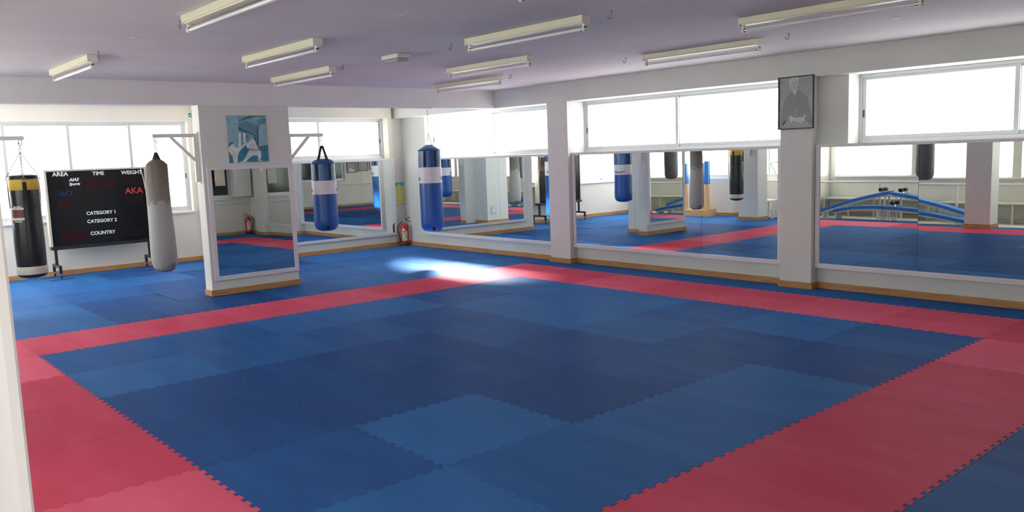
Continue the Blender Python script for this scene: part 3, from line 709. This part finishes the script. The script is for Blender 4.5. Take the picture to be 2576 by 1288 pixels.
B, azc = blue_bag(c, .172, .700, 1.235, 1.425, 1.668, 1.738, 'blue and white punching bag hung by black straps right of the column', 'dome', (-.55, .55, PI - .5, PI + .5))
for a in (-.55, .55, PI - .5, PI + .5):
    A = azc + a; e = Vector((math.cos(A), math.sin(A), 0)); g = G()
    p0 = Vector((c[0], c[1], 1.655)) + e * .180; p1 = Vector((c[0], c[1], 1.735)) + e * .115; p2 = Vector((c[0], c[1], 1.92)) + e * .014
    g.bar(p0, p1, .034, .004, up=e); g.bar(p1, p2, .034, .004, up=e); g.build('hanging_strap', mt['web'], B)
G().ring((c[0], c[1], 1.925), (0, .014, 0), (0, 0, .018), .004).chain((c[0], c[1], 1.945), (c[0], c[1], 2.0)).build('chain', mt['steel'], B, smooth=True)
c = (-2.15, .085, 0)
B, azc = blue_bag(c, .180, .528, 1.30, 1.545, 1.815, 1.90, 'blue and white punching bag on a long chain near the room corner', 'cone', (-.42, .52, 2.6, 3.6))
g = G().chain((c[0], c[1], 2.07), (c[0], c[1], ZB - .03), .032, .003, .010)
for k in range(4):
    a = azc + .6 + k * PI / 2; g.chain((c[0] + .075 * math.cos(a), c[1] + .075 * math.sin(a), 1.86), (c[0], c[1], 2.07))
g.build('chain', mt['steel'], B, smooth=True)
G().box((c[0] - .03, c[1] - .07, ZB - .008), (c[0] + .03, c[1] + .07, ZB)).build('ceiling_plate', mt['steel'], B, bevel=.002)
# 5 dark bag, seen in the mirror
c = (1.25, -7.25, 0)
B = thing('punching_bag', (c[0], c[1], .93), 'dark grey punching bag seen only in the mirror beside a south column', 'punching bag')
G().lathe(c, [(0, .93), (.09, .935), (.15, .97), (.175, 1.05), (.18, 1.3), (.178, 1.8), (.16, 1.88), (0, 1.95)], 36).build('shell', mt['darkcanvas'], B, smooth=True)
g = G()
for k in range(4):
    a = k * PI / 2; g.chain((c[0] + .12 * math.cos(a), c[1] + .12 * math.sin(a), 1.89), (c[0], c[1], 2.2))
g.chain((c[0], c[1], 2.2), (c[0], c[1], ZC)).build('chain', mt['steel'], B, smooth=True)

# ------------------------------------------------------------------ pictures on column and pillar
X = -2.04 + .004; y0, y1, zb_, zt_ = -3.205, -2.655, 1.722, 2.335
P_ = thing('karate_picture', (X, (y0 + y1) / 2, zb_), 'blue-tinted picture of two white karate fighters, above the column mirror', 'picture')
G().box((-2.04, y0 - .008, zb_ - .008), (X + .010, y1 + .008, zt_ + .008)).build('frame', mt['ivory'], P_, bevel=.002)
def U(x, y):
    v = 1 - (y - 115) / 1080.0; u = (x - (205 + 70 * (y - 115) / 1085.0)) / 843.0
    return min(1, max(0, u)), min(1, max(0, v))
def pp(px, layer): return [(X + .0105 + layer * .0006, y0 + (y1 - y0) * U(a, b)[0], zb_ + (zt_ - zb_) * U(a, b)[1]) for a, b in px]
cb = {}
def bcol(n, c_): 
    if n not in cb: cb[n] = M(n, c_, .6, noise=.18, nscale=9)
    return cb[n]
LAY = [
 (0, 'blue_print', (.13, .30, .36), [[(205, 115), (1048, 115), (1113, 1195), (275, 1200)]]),
 (1, 'pale_blue_print', (.21, .38, .43), [[(205, 115), (460, 115), (460, 800), (240, 800)], [(890, 420), (920, 330), (1055, 290), (1095, 800), (900, 820)], [(600, 215), (850, 150), (960, 160), (760, 270)]]),
 (1, 'mid_blue_print', (.09, .21, .26), [[(470, 300), (600, 220), (900, 380), (870, 440), (840, 540), (470, 360)], [(870, 200), (1040, 180), (1055, 260), (930, 330), (870, 420)]]),
 (2, 'dark_blue_print', (.035, .11, .15), [[(460, 230), (700, 118), (1045, 112), (1045, 128), (780, 135), (500, 240)], [(462, 370), (830, 560), (830, 590), (462, 440)], [(845, 450), (890, 390), (880, 850), (850, 850)], [(880, 840), (1095, 800), (1100, 940), (960, 950)],
     [(640, 560), (665, 560), (665, 620), (640, 620)], [(790, 600), (830, 600), (830, 700), (800, 690)]]),
 (2, 'deep_cyan_print', (.015, .17, .27), [[(560, 830), (640, 770), (680, 900), (640, 980), (560, 1190), (450, 1195), (455, 1000)], [(640, 1170), (740, 1050), (860, 1040), (855, 1185)], [(255, 930), (330, 1020), (365, 1195), (278, 1200)], [(945, 950), (1105, 940), (1110, 1165), (930, 1170)]]),
 (3, 'white_print', (.55, .62, .60), [[(470, 510), (510, 520), (520, 840), (460, 830)], [(560, 520), (600, 530), (610, 730), (565, 740)]]),
 (4, 'white_figure_print', (.64, .69, .65), [
    [(255, 840), (285, 790), (320, 770), (358, 730), (372, 800), (430, 850), (500, 830), (590, 750), (660, 740), (740, 640), (790, 660), (820, 740), (845, 800), (880, 860), (845, 910), (700, 880), (640, 870), (620, 790), (520, 890), (470, 960), (445, 1060), (445, 1197), (368, 1197), (330, 1040), (262, 940)],
    [(690, 905), (730, 915), (830, 930), (900, 925), (945, 960), (940, 1080), (920, 1140), (950, 1170), (900, 1180), (870, 1040), (770, 1040), (690, 1090), (620, 1175), (570, 1190), (470, 1195), (560, 1150), (640, 1010)]]),
 (5, 'dark_hair_print', (.05, .12, .16), [[(250, 830), (268, 760), (300, 725), (355, 720), (345, 755), (290, 790), (262, 830)]]),
]
for k_, (ly, n, col, polys) in enumerate(LAY):
    g = G(); col = [min(1, v * 1.3) for v in col] if 'figure' not in n else col
    for q_, p in enumerate(polys): g.prism(pp(p, k_ * 1.5 + q_ * .12), (.0005, 0, 0))
    g.build(n.replace('_print', '') + '_print', bcol(n, col), P_)
Y = 1.38; xa, xb, za, zb2 = 3.20, 3.652, 1.882, 2.492
Q = thing('framed_portrait', ((xa + xb) / 2, Y, za), 'black-framed grey portrait of a seated white-haired person, on the pillar', 'picture')
g = G(); fw = .012
for r_ in ((xa, za, xb, za + fw), (xa, zb2 - fw, xb, zb2), (xa, za, xa + fw, zb2), (xb - fw, za, xb, zb2)): g.box((r_[0], Y - .022, r_[1]), (r_[2], Y, r_[3]))
g.build('frame', mt['black_pl'], Q, bevel=.001)
def V(x, y): return xa + fw + (xb - xa - 2 * fw) * min(1, max(0, (x - 118) / 497.)), za + fw + (zb2 - za - 2 * fw) * min(1, max(0, 1 - (y - 95) / 742.))
def qp(pts, ly): return [(V(a, b)[0], Y - .008 - ly * .0006, V(a, b)[1]) for a, b in pts]
def ell(cx, cy, rx, ry, n=22): return [(cx + rx * math.cos(2 * PI * k / n), cy + ry * math.sin(2 * PI * k / n)) for k in range(n)]
PL = [  # print greys lightened: haze of the glass is painted into them
 (0, 'backdrop_print', (.33, .34, .33), [[(118, 95), (615, 95), (615, 837), (118, 837)]]),
 (1, 'light_floor_print', (.38, .39, .38), [[(118, 400), (185, 420), (150, 640), (135, 790), (118, 800)], [(545, 400), (615, 300), (615, 800), (600, 700)]]),
 (2, 'robe_print', (.23, .25, .245), [[(305, 300), (255, 345), (205, 400), (180, 480), (160, 600), (140, 790), (170, 800), (240, 700), (300, 680), (480, 700), (540, 760), (605, 835), (610, 740), (590, 600), (560, 480), (535, 390), (480, 330), (400, 285), (355, 300)]]),
 (2, 'skirt_print', (.35, .36, .35), [[(165, 825), (175, 765), (235, 705), (290, 740), (440, 765), (540, 760), (600, 830)]]),
 (3, 'collar_print', (.52, .52, .51), [[(308, 275), (350, 365), (395, 262), (380, 250), (320, 255)], [(355, 590), (380, 555), (385, 570), (362, 600)], [(360, 630), (372, 632), (374, 660), (362, 658)]]),
 (4, 'face_print', (.47, .48, .47), [ell(342, 195, 66, 92), ell(410, 195, 12, 28, 12)]),
 (4, 'hands_print', (.54, .55, .54), [[(255, 665), (290, 655), (345, 680), (470, 682), (490, 650), (515, 646), (512, 680), (495, 700), (505, 735), (470, 745), (440, 768), (350, 740), (345, 725), (290, 750)]]),
 (5, 'hair_print', (.58, .59, .58), [[(268, 180), (272, 130), (300, 102), (350, 95), (400, 105), (420, 140), (405, 155), (375, 115), (340, 118), (300, 135), (285, 180), (282, 230)]]),
 (6, 'features_print', (.24, .25, .25), [ell(318, 188, 11, 5, 10), ell(372, 176, 12, 5, 10), [(302, 172), (334, 168), (334, 174), (302, 178)], [(358, 162), (390, 158), (390, 164), (358, 168)], [(340, 200), (352, 200), (360, 218), (345, 222)], [(328, 238), (372, 232), (370, 240), (330, 245)]]),
]
for ly, n, col, polys in PL:
    g = G()
    for p in polys: g.prism(qp(p, ly), (0, -.0005, 0))
    g.build(n, M(n, col, .35, noise=.06, nscale=14), Q)

# ------------------------------------------------------------------ calendar, exit sign
cx = -5.20
K = thing('wall_calendar', (cx, 1.5, .80), 'yellow wall calendar with teal header beside the corner', 'calendar')
G().box((cx, 1.385, .800), (cx + .003, 1.592, 1.225)).build('sheet', mt['calyel'], K)
G().prism([(cx + .0035, 1.385, 1.225), (cx + .0035, 1.385, 1.155), (cx + .0035, 1.44, 1.155), (cx + .0035, 1.488, 1.215), (cx + .0035, 1.54, 1.155), (cx + .0035, 1.592, 1.155), (cx + .0035, 1.592, 1.225)], (.001, 0, 0)).build('header', mt['calteal'], K)
g = G()
for rz in (1.10, 1.04, .985, .925, .865):
    for k, yy in enumerate((1.41, 1.455, 1.51, 1.56)):
        if (k + int(rz * 100)) % 5: g.box((cx + .003, yy - .012, rz - .004), (cx + .0038, yy + .012, rz + .005))
g.build('number_rows', mt['printgrey'], K)
G().box((cx, 1.382, .792), (cx + .006, 1.594, .802)).build('bottom_rod', mt['greyboard'], K)
K = thing('exit_sign', (-6.34, -2.075, 2.57), 'tiny green and white exit sign beside the scoreboard window', 'sign')
G().box((-6.35, -2.135, 2.53), (-6.325, -2.055, 2.66)).build('plate', mt['paper'], K, bevel=.002)
G().box((-6.325, -2.115, 2.555), (-6.3245, -2.062, 2.625)).build('pictogram', mt['green'], K)
G().prism([(-6.324, -2.108, 2.585), (-6.324, -2.085, 2.57), (-6.324, -2.085, 2.58), (-6.324, -2.068, 2.58), (-6.324, -2.068, 2.592), (-6.324, -2.085, 2.592), (-6.324, -2.085, 2.602)], (.0005, 0, 0)).build('arrow', mt['paper'], K)

# ------------------------------------------------------------------ fire extinguishers
def extinguisher(c, label, az):
    R_ = thing('fire_extinguisher', c, label, 'fire extinguisher')
    r = .078
    G().lathe(c, [(.070, 0), (.080, .004), (.082, .03), (.080, .045)], 32).build('foot', mt['rubber'], R_, smooth=True)
    G().lathe(c, [(.06, .04), (r, .05), (r, .07), (r, .37), (r * .96, .395), (r * .75, .42), (.03, .438), (.024, .45)], 40).build('cylinder', mt['extred'], R_, smooth=True)
    G().lathe(c, [(.022, .445), (.022, .47), (.014, .475), (.014, .492), (.018, .495), (.012, .505)], 18).build('valve', mt['chrome'], R_, smooth=True)
    d = Vector((math.cos(az + PI / 2), math.sin(az + PI / 2), 0)); c3 = Vector(c)
    g = G(); g.tube([c3 + d * -.02 + Vector((0, 0, .495)), c3 + d * .02 + Vector((0, 0, .505)), c3 + d * .075 + Vector((0, 0, .535)), c3 + d * .11 + Vector((0, 0, .56))], .006, 6)
    g.tube([c3 + d * -.02 + Vector((0, 0, .487)), c3 + d * .05 + Vector((0, 0, .487)), c3 + d * .095 + Vector((0, 0, .475)), c3 + d * .12 + Vector((0, 0, .455))], .006, 6)
    g.build('handle', mt['black_pl'], R_, smooth=True)
    pts = []
    for k in range(15):
        t_ = k / 14; a = PI * .5 * min(1, t_ * 2.2); xx = -.03 - .105 * math.sin(a) + (.06 * max(0, t_ - .45) / .55) ; zz = .48 - .42 * t_ ** 1.25
        pts.append(c3 + d * xx + Vector((0, 0, zz)))
    hs = G().tube(pts, .0085, 8).build('hose', mt['rubber'], R_, smooth=True)
    G().tube([pts[-1], pts[-1] + Vector((0, 0, -.02))], .011, 8).build('nozzle', mt['offw'], hs, smooth=True)
    g = G(); wrap_patch(g, c3, r, az - .85, az + .62, .11, .295, .0012, 10); lb = g
    for v in lb.bm.verts: v.co.z += c[2]
    lb = lb.build('instruction_label', mt['yelp'], R_)
    def lp(a0, a1, z0, z1, m_, nm):
        g = G(); wrap_patch(g, c3, r + .0014, az + a0, az + a1, z0 + c[2], z1 + c[2], .0006, 6); g.build(nm, m_, lb)
    lp(-.55, .25, .105, .295, mt['paper'], 'label_field'); lp(-.50, .08, .262, .285, mt['redp'], 'label_heading'); 
    g = G()
    for a0, a1, z0, z1 in ((-.20, -.08, .235, .255), (-.02, .12, .23, .25), (.05, .22, .165, .19), (-.42, -.15, .120, .135), (-.5, .2, .152, .157), (-.1, .0, .20, .212), (.1, .18, .20, .212)): wrap_patch(g, c3, r + .0022, az + a0, az + a1, z0 + c[2], z1 + c[2], .0004, 3)
    g.build('label_print', M('dark_label_print', (.10, .03, .05), .6), lb)
    lp(-.52, -.42, .17, .255, mt['redp'], 'label_side_text')
    lp(-.72, .15, .305, .338, mt['paper'], 'service_sticker')
    return R_
extinguisher((-4.94, 1.40, 0), 'red fire extinguisher with black hose standing in the far corner', math.atan2(-7.59 - 1.4, 8.63 + 4.94))
extinguisher((8.14, 1.36, 0), 'red fire extinguisher reflected in the column mirror, at a pillar', math.radians(200))

# ------------------------------------------------------------------ scoreboard
bx = -5.97; ya, yb2, za, zb3 = -4.565, -3.030, .470, 1.712
SB = thing('scoreboard', (bx, -3.8, 0), 'black sports scoreboard with white lettering on a wheeled stand', 'scoreboard')
G().box((bx - .10, ya + .03, za + .02), (bx - .006, yb2 - .03, zb3 - .025)).build('display_panel', mt['board'], SB)
g = G()
for r_ in ((ya, za + .033, ya + .035, zb3 - .0285), (yb2 - .03, za + .033, yb2, zb3 - .0285), (ya, zb3 - .028, yb2, zb3)): g.box((bx - .12, r_[0], r_[1]), (bx + .012, r_[2], r_[3]))
g.build('trim_frame', mt['btrim'], SB, bevel=.004)
G().box((bx - .12, ya + .002, za - .02), (bx + .03, yb2 + .005, za + .032)).build('bottom_rail', mt['blacksteel'], SB, bevel=.006)
ty = (0, 1, 0); tx_ = bx - .004
for txt, yy, zz, sz, m_, kw in (('AREA', -4.33, 1.640, .092, 'white_t', {}), ('TIME', -3.773, 1.630, .082, 'white_t', {}), ('WEIGHT', -3.255, 1.625, .085, 'white_t', {}),
        ('AIAS', -4.145, 1.545, .068, 'white_t', dict(shear=.35)), ('Sports', -4.14, 1.478, .060, 'white_t', dict(shear=.35)), ('AKA', -3.245, 1.322, .140, 'red_t', {}), ('AO', -4.275, 1.330, .130, 'blue_t', {}),
        ('CATEGORY 1', -3.78, .994, .075, 'white_t', {}), ('CATEGORY 2', -3.78, .862, .075, 'white_t', {}), ('COUNTRY', -3.785, .666, .078, 'white_t', {})):
    put_text(txt, sz, mt[m_], SB, (tx_ + .001, yy, zz), ty, bold=.0022, **kw)
for a, b, z0, z1 in ((-3.985, -3.55, 1.385, 1.565), (-4.39, -4.18, 1.11, 1.25), (-4.40, -4.025, .575, .725)): G().box((tx_ - .003, a, z0), (tx_ - .0005, b, z1)).build('digit_display', mt['led'], SB)
for a, b, z0, z1 in ((-4.42, -4.30, 1.41, 1.56), (-3.43, -3.10, 1.42, 1.565), (-3.36, -3.12, 1.10, 1.245), (-3.54, -3.16, .575, .715)): G().box((tx_ - .003, a, z0), (tx_ - .0005, b, z1)).build('digit_display', mt['led2'], SB, label='dimmer red digit display')
for yy in (-4.50, -3.075):
    lg = G().box((bx - .045, yy - .02, .20), (bx - .005, yy + .02, za - .02)).build('leg', mt['blacksteel'], SB, bevel=.003)
    G().box((bx - .26, yy - .02, .175), (bx + .20, yy + .02, .215)).box((bx + .16, yy - .02, .085), (bx + .20, yy + .02, .18)).box((bx - .26, yy - .02, .085), (bx - .22, yy + .02, .18)).build('foot_bar', mt['blacksteel'], lg, bevel=.004)
    for xx in (bx + .18, bx - .24):
        G().tube([(xx, yy, .075), (xx, yy, .088)], .035, 14).box((xx - .012, yy - .018, .035), (xx + .028, yy - .012, .078)).box((xx - .012, yy + .012, .035), (xx + .028, yy + .018, .078)).build('castor_fork', mt['chrome'], lg)
        G().tube([(xx + .012, yy - .011, .037), (xx + .012, yy + .011, .037)], .025, 16).build('castor_wheel', mt['rubber'], lg, smooth=True)
for x, y, l in ((bx + .19, -4.50, 'under near left castor of the scoreboard'), (bx - .23, -4.50, 'under rear left castor of the scoreboard'), (bx + .19, -3.075, 'under near right castor of the scoreboard'), (bx - .23, -3.075, 'under rear right castor of the scoreboard')):
    G_ = G().box((x - .06, y - .17, .0), (x + .06, y + .15, .012)); tag(G_.build('foam_strip', mt['strip'], bevel=.002), 'thin blue foam strip ' + l, 'foam strip', 'foam strips under the castors')
g = G(); cpts = [(bx + .016, -3.115, 1.72), (bx + .03, -3.12, 1.66), (bx + .025, -3.09, 1.5), (bx + .03, -3.075, 1.35), (bx + .028, -3.04, 1.15), (bx + .025, -3.01, 1.02), (bx + .02, -2.995, .85), (bx + .0, -2.985, .7)]
def smooth_path(P, n=6):
    out = []; P = [Vector(p) for p in P]
    for i in range(len(P) - 1):
        p0, p1, p2, p3 = P[max(0, i - 1)], P[i], P[i + 1], P[min(len(P) - 1, i + 2)]
        for k in range(n):
            t_ = k / n; out.append(.5 * ((2 * p1) + (-p0 + p2) * t_ + (2 * p0 - 5 * p1 + 4 * p2 - p3) * t_ ** 2 + (-p0 + 3 * p1 - 3 * p2 + p3) * t_ ** 3))
    return out + [P[-1]]
g.tube(smooth_path(cpts), .0035, 6); g.tube(smooth_path([(a, b + .012 * math.sin(i), c_) for i, (a, b, c_) in enumerate(cpts)]), .003, 6)
tag(g.build('power_cable', mt['cable'], smooth=True), 'thin white cable hanging over the right edge of the scoreboard', 'cable')

# ------------------------------------------------------------------ things seen in the mirrors
# makiwara rack with blue pads
MK = thing('striking_post_rack', (-4.0, -6.62, 0), 'wooden rack of upright striking posts with blue pads, seen in mirror', 'training post')
G().box((-4.65, -6.78, 0), (-3.66, -6.46, .16)).box((-3.64, -6.84, 0), (-3.59, -6.42, .17)).build('base', mt['pine'], MK, bevel=.004)
for xx, zt in ((-4.35, 1.31), (-3.85, 1.32), (-3.70, 1.36)):
    p_ = G().box((xx - .045, -6.66, .16), (xx + .045, -6.60, .84)).build('post', mt['pine'], MK, bevel=.003)
    G().box((xx - .055, -6.68, .80), (xx + .055, -6.575, zt)).build('pad', mt['bluepad'], p_, bevel=.012)
# stool
ST_ = thing('plastic_stool', (-2.1, -6.85, 0), 'white plastic stool reflected beside the portrait pillar', 'stool')
G().box((-2.28, -7.02, .395), (-1.92, -6.68, .43)).build('seat', mt['offw'], ST_, bevel=.012)
for sx in (-1, 1):
    for sy in (-1, 1): G().bar((-2.1 + sx * .185, -6.85 + sy * .175, 0), (-2.1 + sx * .145, -6.85 + sy * .135, .40), .075, .05, up=(0, 1, 0)).build('leg', mt['offw'], ST_, bevel=.006)
g = G()
for sx in (-1, 1): g.box((-2.1 + sx * .17 - .008, -7.0, .11), (-2.1 + sx * .17 + .008, -6.7, .16))
for sy in (-1, 1): g.box((-2.25, -6.85 + sy * .16 - .008, .11), (-1.95, -6.85 + sy * .16 + .008, .16))
g.build('stretcher', mt['offw'], ST_)
# white training machine by the south window
MC = thing('leg_stretch_machine', (-1.95, -6.98, 0), 'white tubular exercise machine standing behind the plastic stool', 'exercise machine')
G().box((-2.22, -7.10, 1.27), (-1.70, -7.0, 1.33)).build('top_rest', mt['offw'], MC, bevel=.012)
g = G().bar((-2.20, -7.05, 1.28), (-1.55, -7.05, .02), .05, .03, up=(0, 1, 0)).bar((-1.80, -7.08, 1.27), (-2.05, -7.08, .95), .05, .03, up=(0, 1, 0)).box((-1.68, -7.15, 0), (-1.48, -6.95, .025)); g.build('frame', mt['offw'], MC, bevel=.004)
# ballet barre, bench
BR = thing('ballet_barre', (.3, -8.15, 0), 'white horizontal barre on posts in front of the curtained windows', 'barre')
G().tube([(-1.66, -8.15, .80), (8.0, -8.15, .80)], .022, 12).build('rail', mt['offw'], BR, smooth=True)
for xx in (-.1, 1.55, 3.6, 5.6, 7.6): G().box((xx - .02, -8.17, FZ), (xx + .02, -8.13, .785)).build('post', mt['offw'], BR, bevel=.002)
BR = thing('ballet_barre', (-2.5, -7.1, .85), 'short white barre on brackets behind the plastic stool', 'barre')
G().tube([(-3.15, -7.1, .86), (-1.66, -7.1, .86)], .022, 12).build('rail', mt['offw'], BR, smooth=True)
for xx in (-3.0, -1.8): G().bar((xx, -7.1, .85), (xx, -7.2, .78), .02, .02).build('wall_bracket', mt['offw'], BR)
for a, b, l in ((-1.6, .9, 'left of the south column'), (1.1, 4.0, 'behind the south column'), (4.2, 7.6, 'at the doorway end')):
    BN = thing('wooden_bench', ((a + b) / 2, -8.55, FZ), 'long pale bench under the curtained windows, ' + l, 'bench', 'benches under the windows')
    G().box((a, -8.78, .375), (b, -8.38, .41)).build('seat', mt['beige'], BN, bevel=.004)
    G().box((a, -8.77, .05), (b, -8.75, .37)).build('back_panel', M('grey_green_panel', (.68, .68, .60), .6), BN)
    n = int((b - a) / .8) + 1
    for k in range(n + 1): xx = a + .03 + (b - a - .06) * k / n; G().box((xx - .018, -8.42, FZ), (xx + .018, -8.385, .375)).build('leg', mt['beige'], BN)
# sit-up boards
def situp(x0, z0, x1, z1, y, label, roller=True):
    R_ = thing('sit_up_board', ((x0 + x1) / 2, y, FZ), label, 'sit-up board', 'blue sit-up boards')
    n = 12; P0 = [(x0 + (x1 - x0) * k / n, z0 + (z1 - z0) * (k / n) + .04 * math.sin(PI * k / n) * (1 if z1 > z0 else 1)) for k in range(n + 1)]
    def slab(t0, t1, hw):
        g = G(); rows = []
        for x, z in P0: rows.append([g.bm.verts.new(p) for p in ((x, y - hw, z + t0), (x, y + hw, z + t0), (x, y + hw, z + t1), (x, y - hw, z + t1))])
        for A, B_ in zip(rows, rows[1:]):
            for k in range(4): g.bm.faces.new((A[k], A[(k + 1) % 4], B_[(k + 1) % 4], B_[k]))
        g.bm.faces.new(rows[0]); g.bm.faces.new(list(reversed(rows[-1]))); return g
    slab(0, .072, .15).build('pad', mt['bluepad'], R_, bevel=.008); slab(-.03, -.002, .13).build('frame', mt['offw'], R_)
    xt, zt = P0[-1]; s = 1 if x1 > x0 else -1
    G().box((xt - .02 - s * .1, y - .13, FZ), (xt + .02 - s * .1, y - .10, zt - .03)).box((xt - .02 - s * .1, y + .10, FZ), (xt + .02 - s * .1, y + .13, zt - .03)).build('support', mt['offw'], R_)
    G().box((P0[0][0] + s * .04, y - .13, FZ), (P0[0][0] + s * .07, y + .13, P0[0][1] - .02)).build('foot', mt['offw'], R_)
    if roller:
        xr = xt - s * .22; zr = P0[-3][1]
        G().tube([(xr, y, zr), (xr + s * .03, y, zr + .15)], .014, 8).build('roller_post', mt['chrome'], R_, smooth=True)
        for sg in (-1, 1): G().tube([(xr + s * .03, y + sg * .03, zr + .15), (xr + s * .03, y + sg * .15, zr + .15)], .042, 14).build('foam_roller', mt['rubber'], R_, smooth=True)
situp(-1.35, .10, .26, .55, -7.95, 'blue sit-up board rising toward the pair of rollers, front left')
situp(1.9, .16, .32, .53, -7.95, 'blue sit-up board rising toward the pair of rollers, front right')
situp(-.85, .14, .27, .24, -7.60, 'low blue sit-up board lying under the raised left one', False)
situp(1.98, .04, .30, .24, -7.60, 'low blue sit-up board lying under the raised right one')
# curtains
def curtain(x0, x1, y, z0, z1, label, axis='y', n=10):
    g = G(); N = n * 10; rows = []
    for k in range(N + 1):
        t_ = k / N; x = x0 + (x1 - x0) * t_; d = .022 * math.sin(t_ * n * 2 * PI) + .008 * math.sin(t_ * n * 4.7 * PI)
        p = (lambda z: (x, y + d, z)) if axis == 'y' else (lambda z: (y + d, x, z))
        rows.append([g.bm.verts.new(p(z)) for z in (z0, z1)])
    for A, B_ in zip(rows, rows[1:]): g.bm.faces.new((A[0], B_[0], B_[1], A[1]))
    return tag(g.build('curtain', mt['curtain'], smooth=True, angle=120), label, 'curtain', 'thin curtains on the bench side')
for a, b, l in ((-1.5, .3, 'left of the dark bag'), (.5, 2.37, 'behind the south column'), (2.58, 4.4, 'right of the south column'), (4.62, 6.5, 'second from the doorway'), (6.72, 8.15, 'nearest the doorway')):
    curtain(a, b, -8.84, .935, 2.44, 'thin white curtain over the bench-side window ' + l)
curtain(-8.66, -7.62, -1.70, .935, 2.44, 'thin white curtain over the short side window near the boards', 'x', 6)
# east side
CB = thing('wall_cabinet', (8.2, 1.2, .98), 'white wall cabinet near the doorway-side corner, seen in column mirror', 'cabinet')
G().box((8.05, 1.02, .98), (8.30, 1.48, 1.95)).build('body', mt['offw'], CB, bevel=.004)
G().box((8.035, 1.03, .99), (8.05, 1.47, 1.94)).build('door', mt['offw'], CB, bevel=.003)
g = G(); N = 40; rows = []
for k in range(N + 1):
    y = .62 + .26 * k / N; d = .012 * math.sin(k * .9); rows.append([g.bm.verts.new((8.27 + d, y, z)) for z in (1.28, 1.85)] + [g.bm.verts.new((8.285 + d * .5, y, 1.85)), g.bm.verts.new((8.29 + d, y, 1.4))])
for A, B_ in zip(rows, rows[1:]):
    for k in range(3): g.bm.faces.new((A[k], B_[k], B_[k + 1], A[k + 1]))
tag(g.build('towel', mt['towel'], smooth=True, angle=120), 'cream towel hanging before the dark office window', 'towel')
def wall_picture(y0, y1, z0, z1, label, inner, name='wall_picture'):
    R_ = thing(name, (8.29, (y0 + y1) / 2, z0), label, 'picture')
    g = G(); f = .02
    for r_ in ((y0, z0, y1, z0 + f), (y0, z1 - f, y1, z1), (y0, z0, y0 + f, z1), (y1 - f, z0, y1, z1)): g.box((8.275, r_[0], r_[1]), (8.30, r_[2], r_[3]))
    g.build('frame', mt['black_pl'], R_); G().box((8.285, y0 + f, z0 + f), (8.299, y1 - f, z1 - f)).build('print', inner, R_)
    return R_
p = wall_picture(-5.45, -5.05, 1.22, 1.60, 'small framed picture on the far wall, reflected behind the blue bag', mt['greyboard'])
G().prism([(8.2845, -5.13, 1.26), (8.2845, -5.13, 1.36), (8.2845, -5.22, 1.40), (8.2845, -5.28, 1.34), (8.2845, -5.38, 1.32), (8.2845, -5.38, 1.26)], (-.001, 0, 0)).build('white_shape', mt['paper'], p)
wall_picture(-5.95, -5.52, 1.27, 1.75, 'larger grey framed board on the far wall, right of the small picture', mt['greyboard'], 'notice_board')
wall_picture(-6.2, -6.02, 1.32, 1.75, 'narrow framed sheet on the far wall beside the grey board', mt['paper'])
# plate on the back of the duct
R_ = thing('vent_plate', (-2.75, -2.8, .30), 'small square vent plate low on the back of the column', 'vent plate')
G().box((-2.765, -2.90, .24), (-2.75, -2.74, .42)).build('frame', mt['greyprint'], R_, bevel=.002)
G().box((-2.768, -2.88, .26), (-2.765, -2.76, .40)).build('cover', mt['offw'], R_)
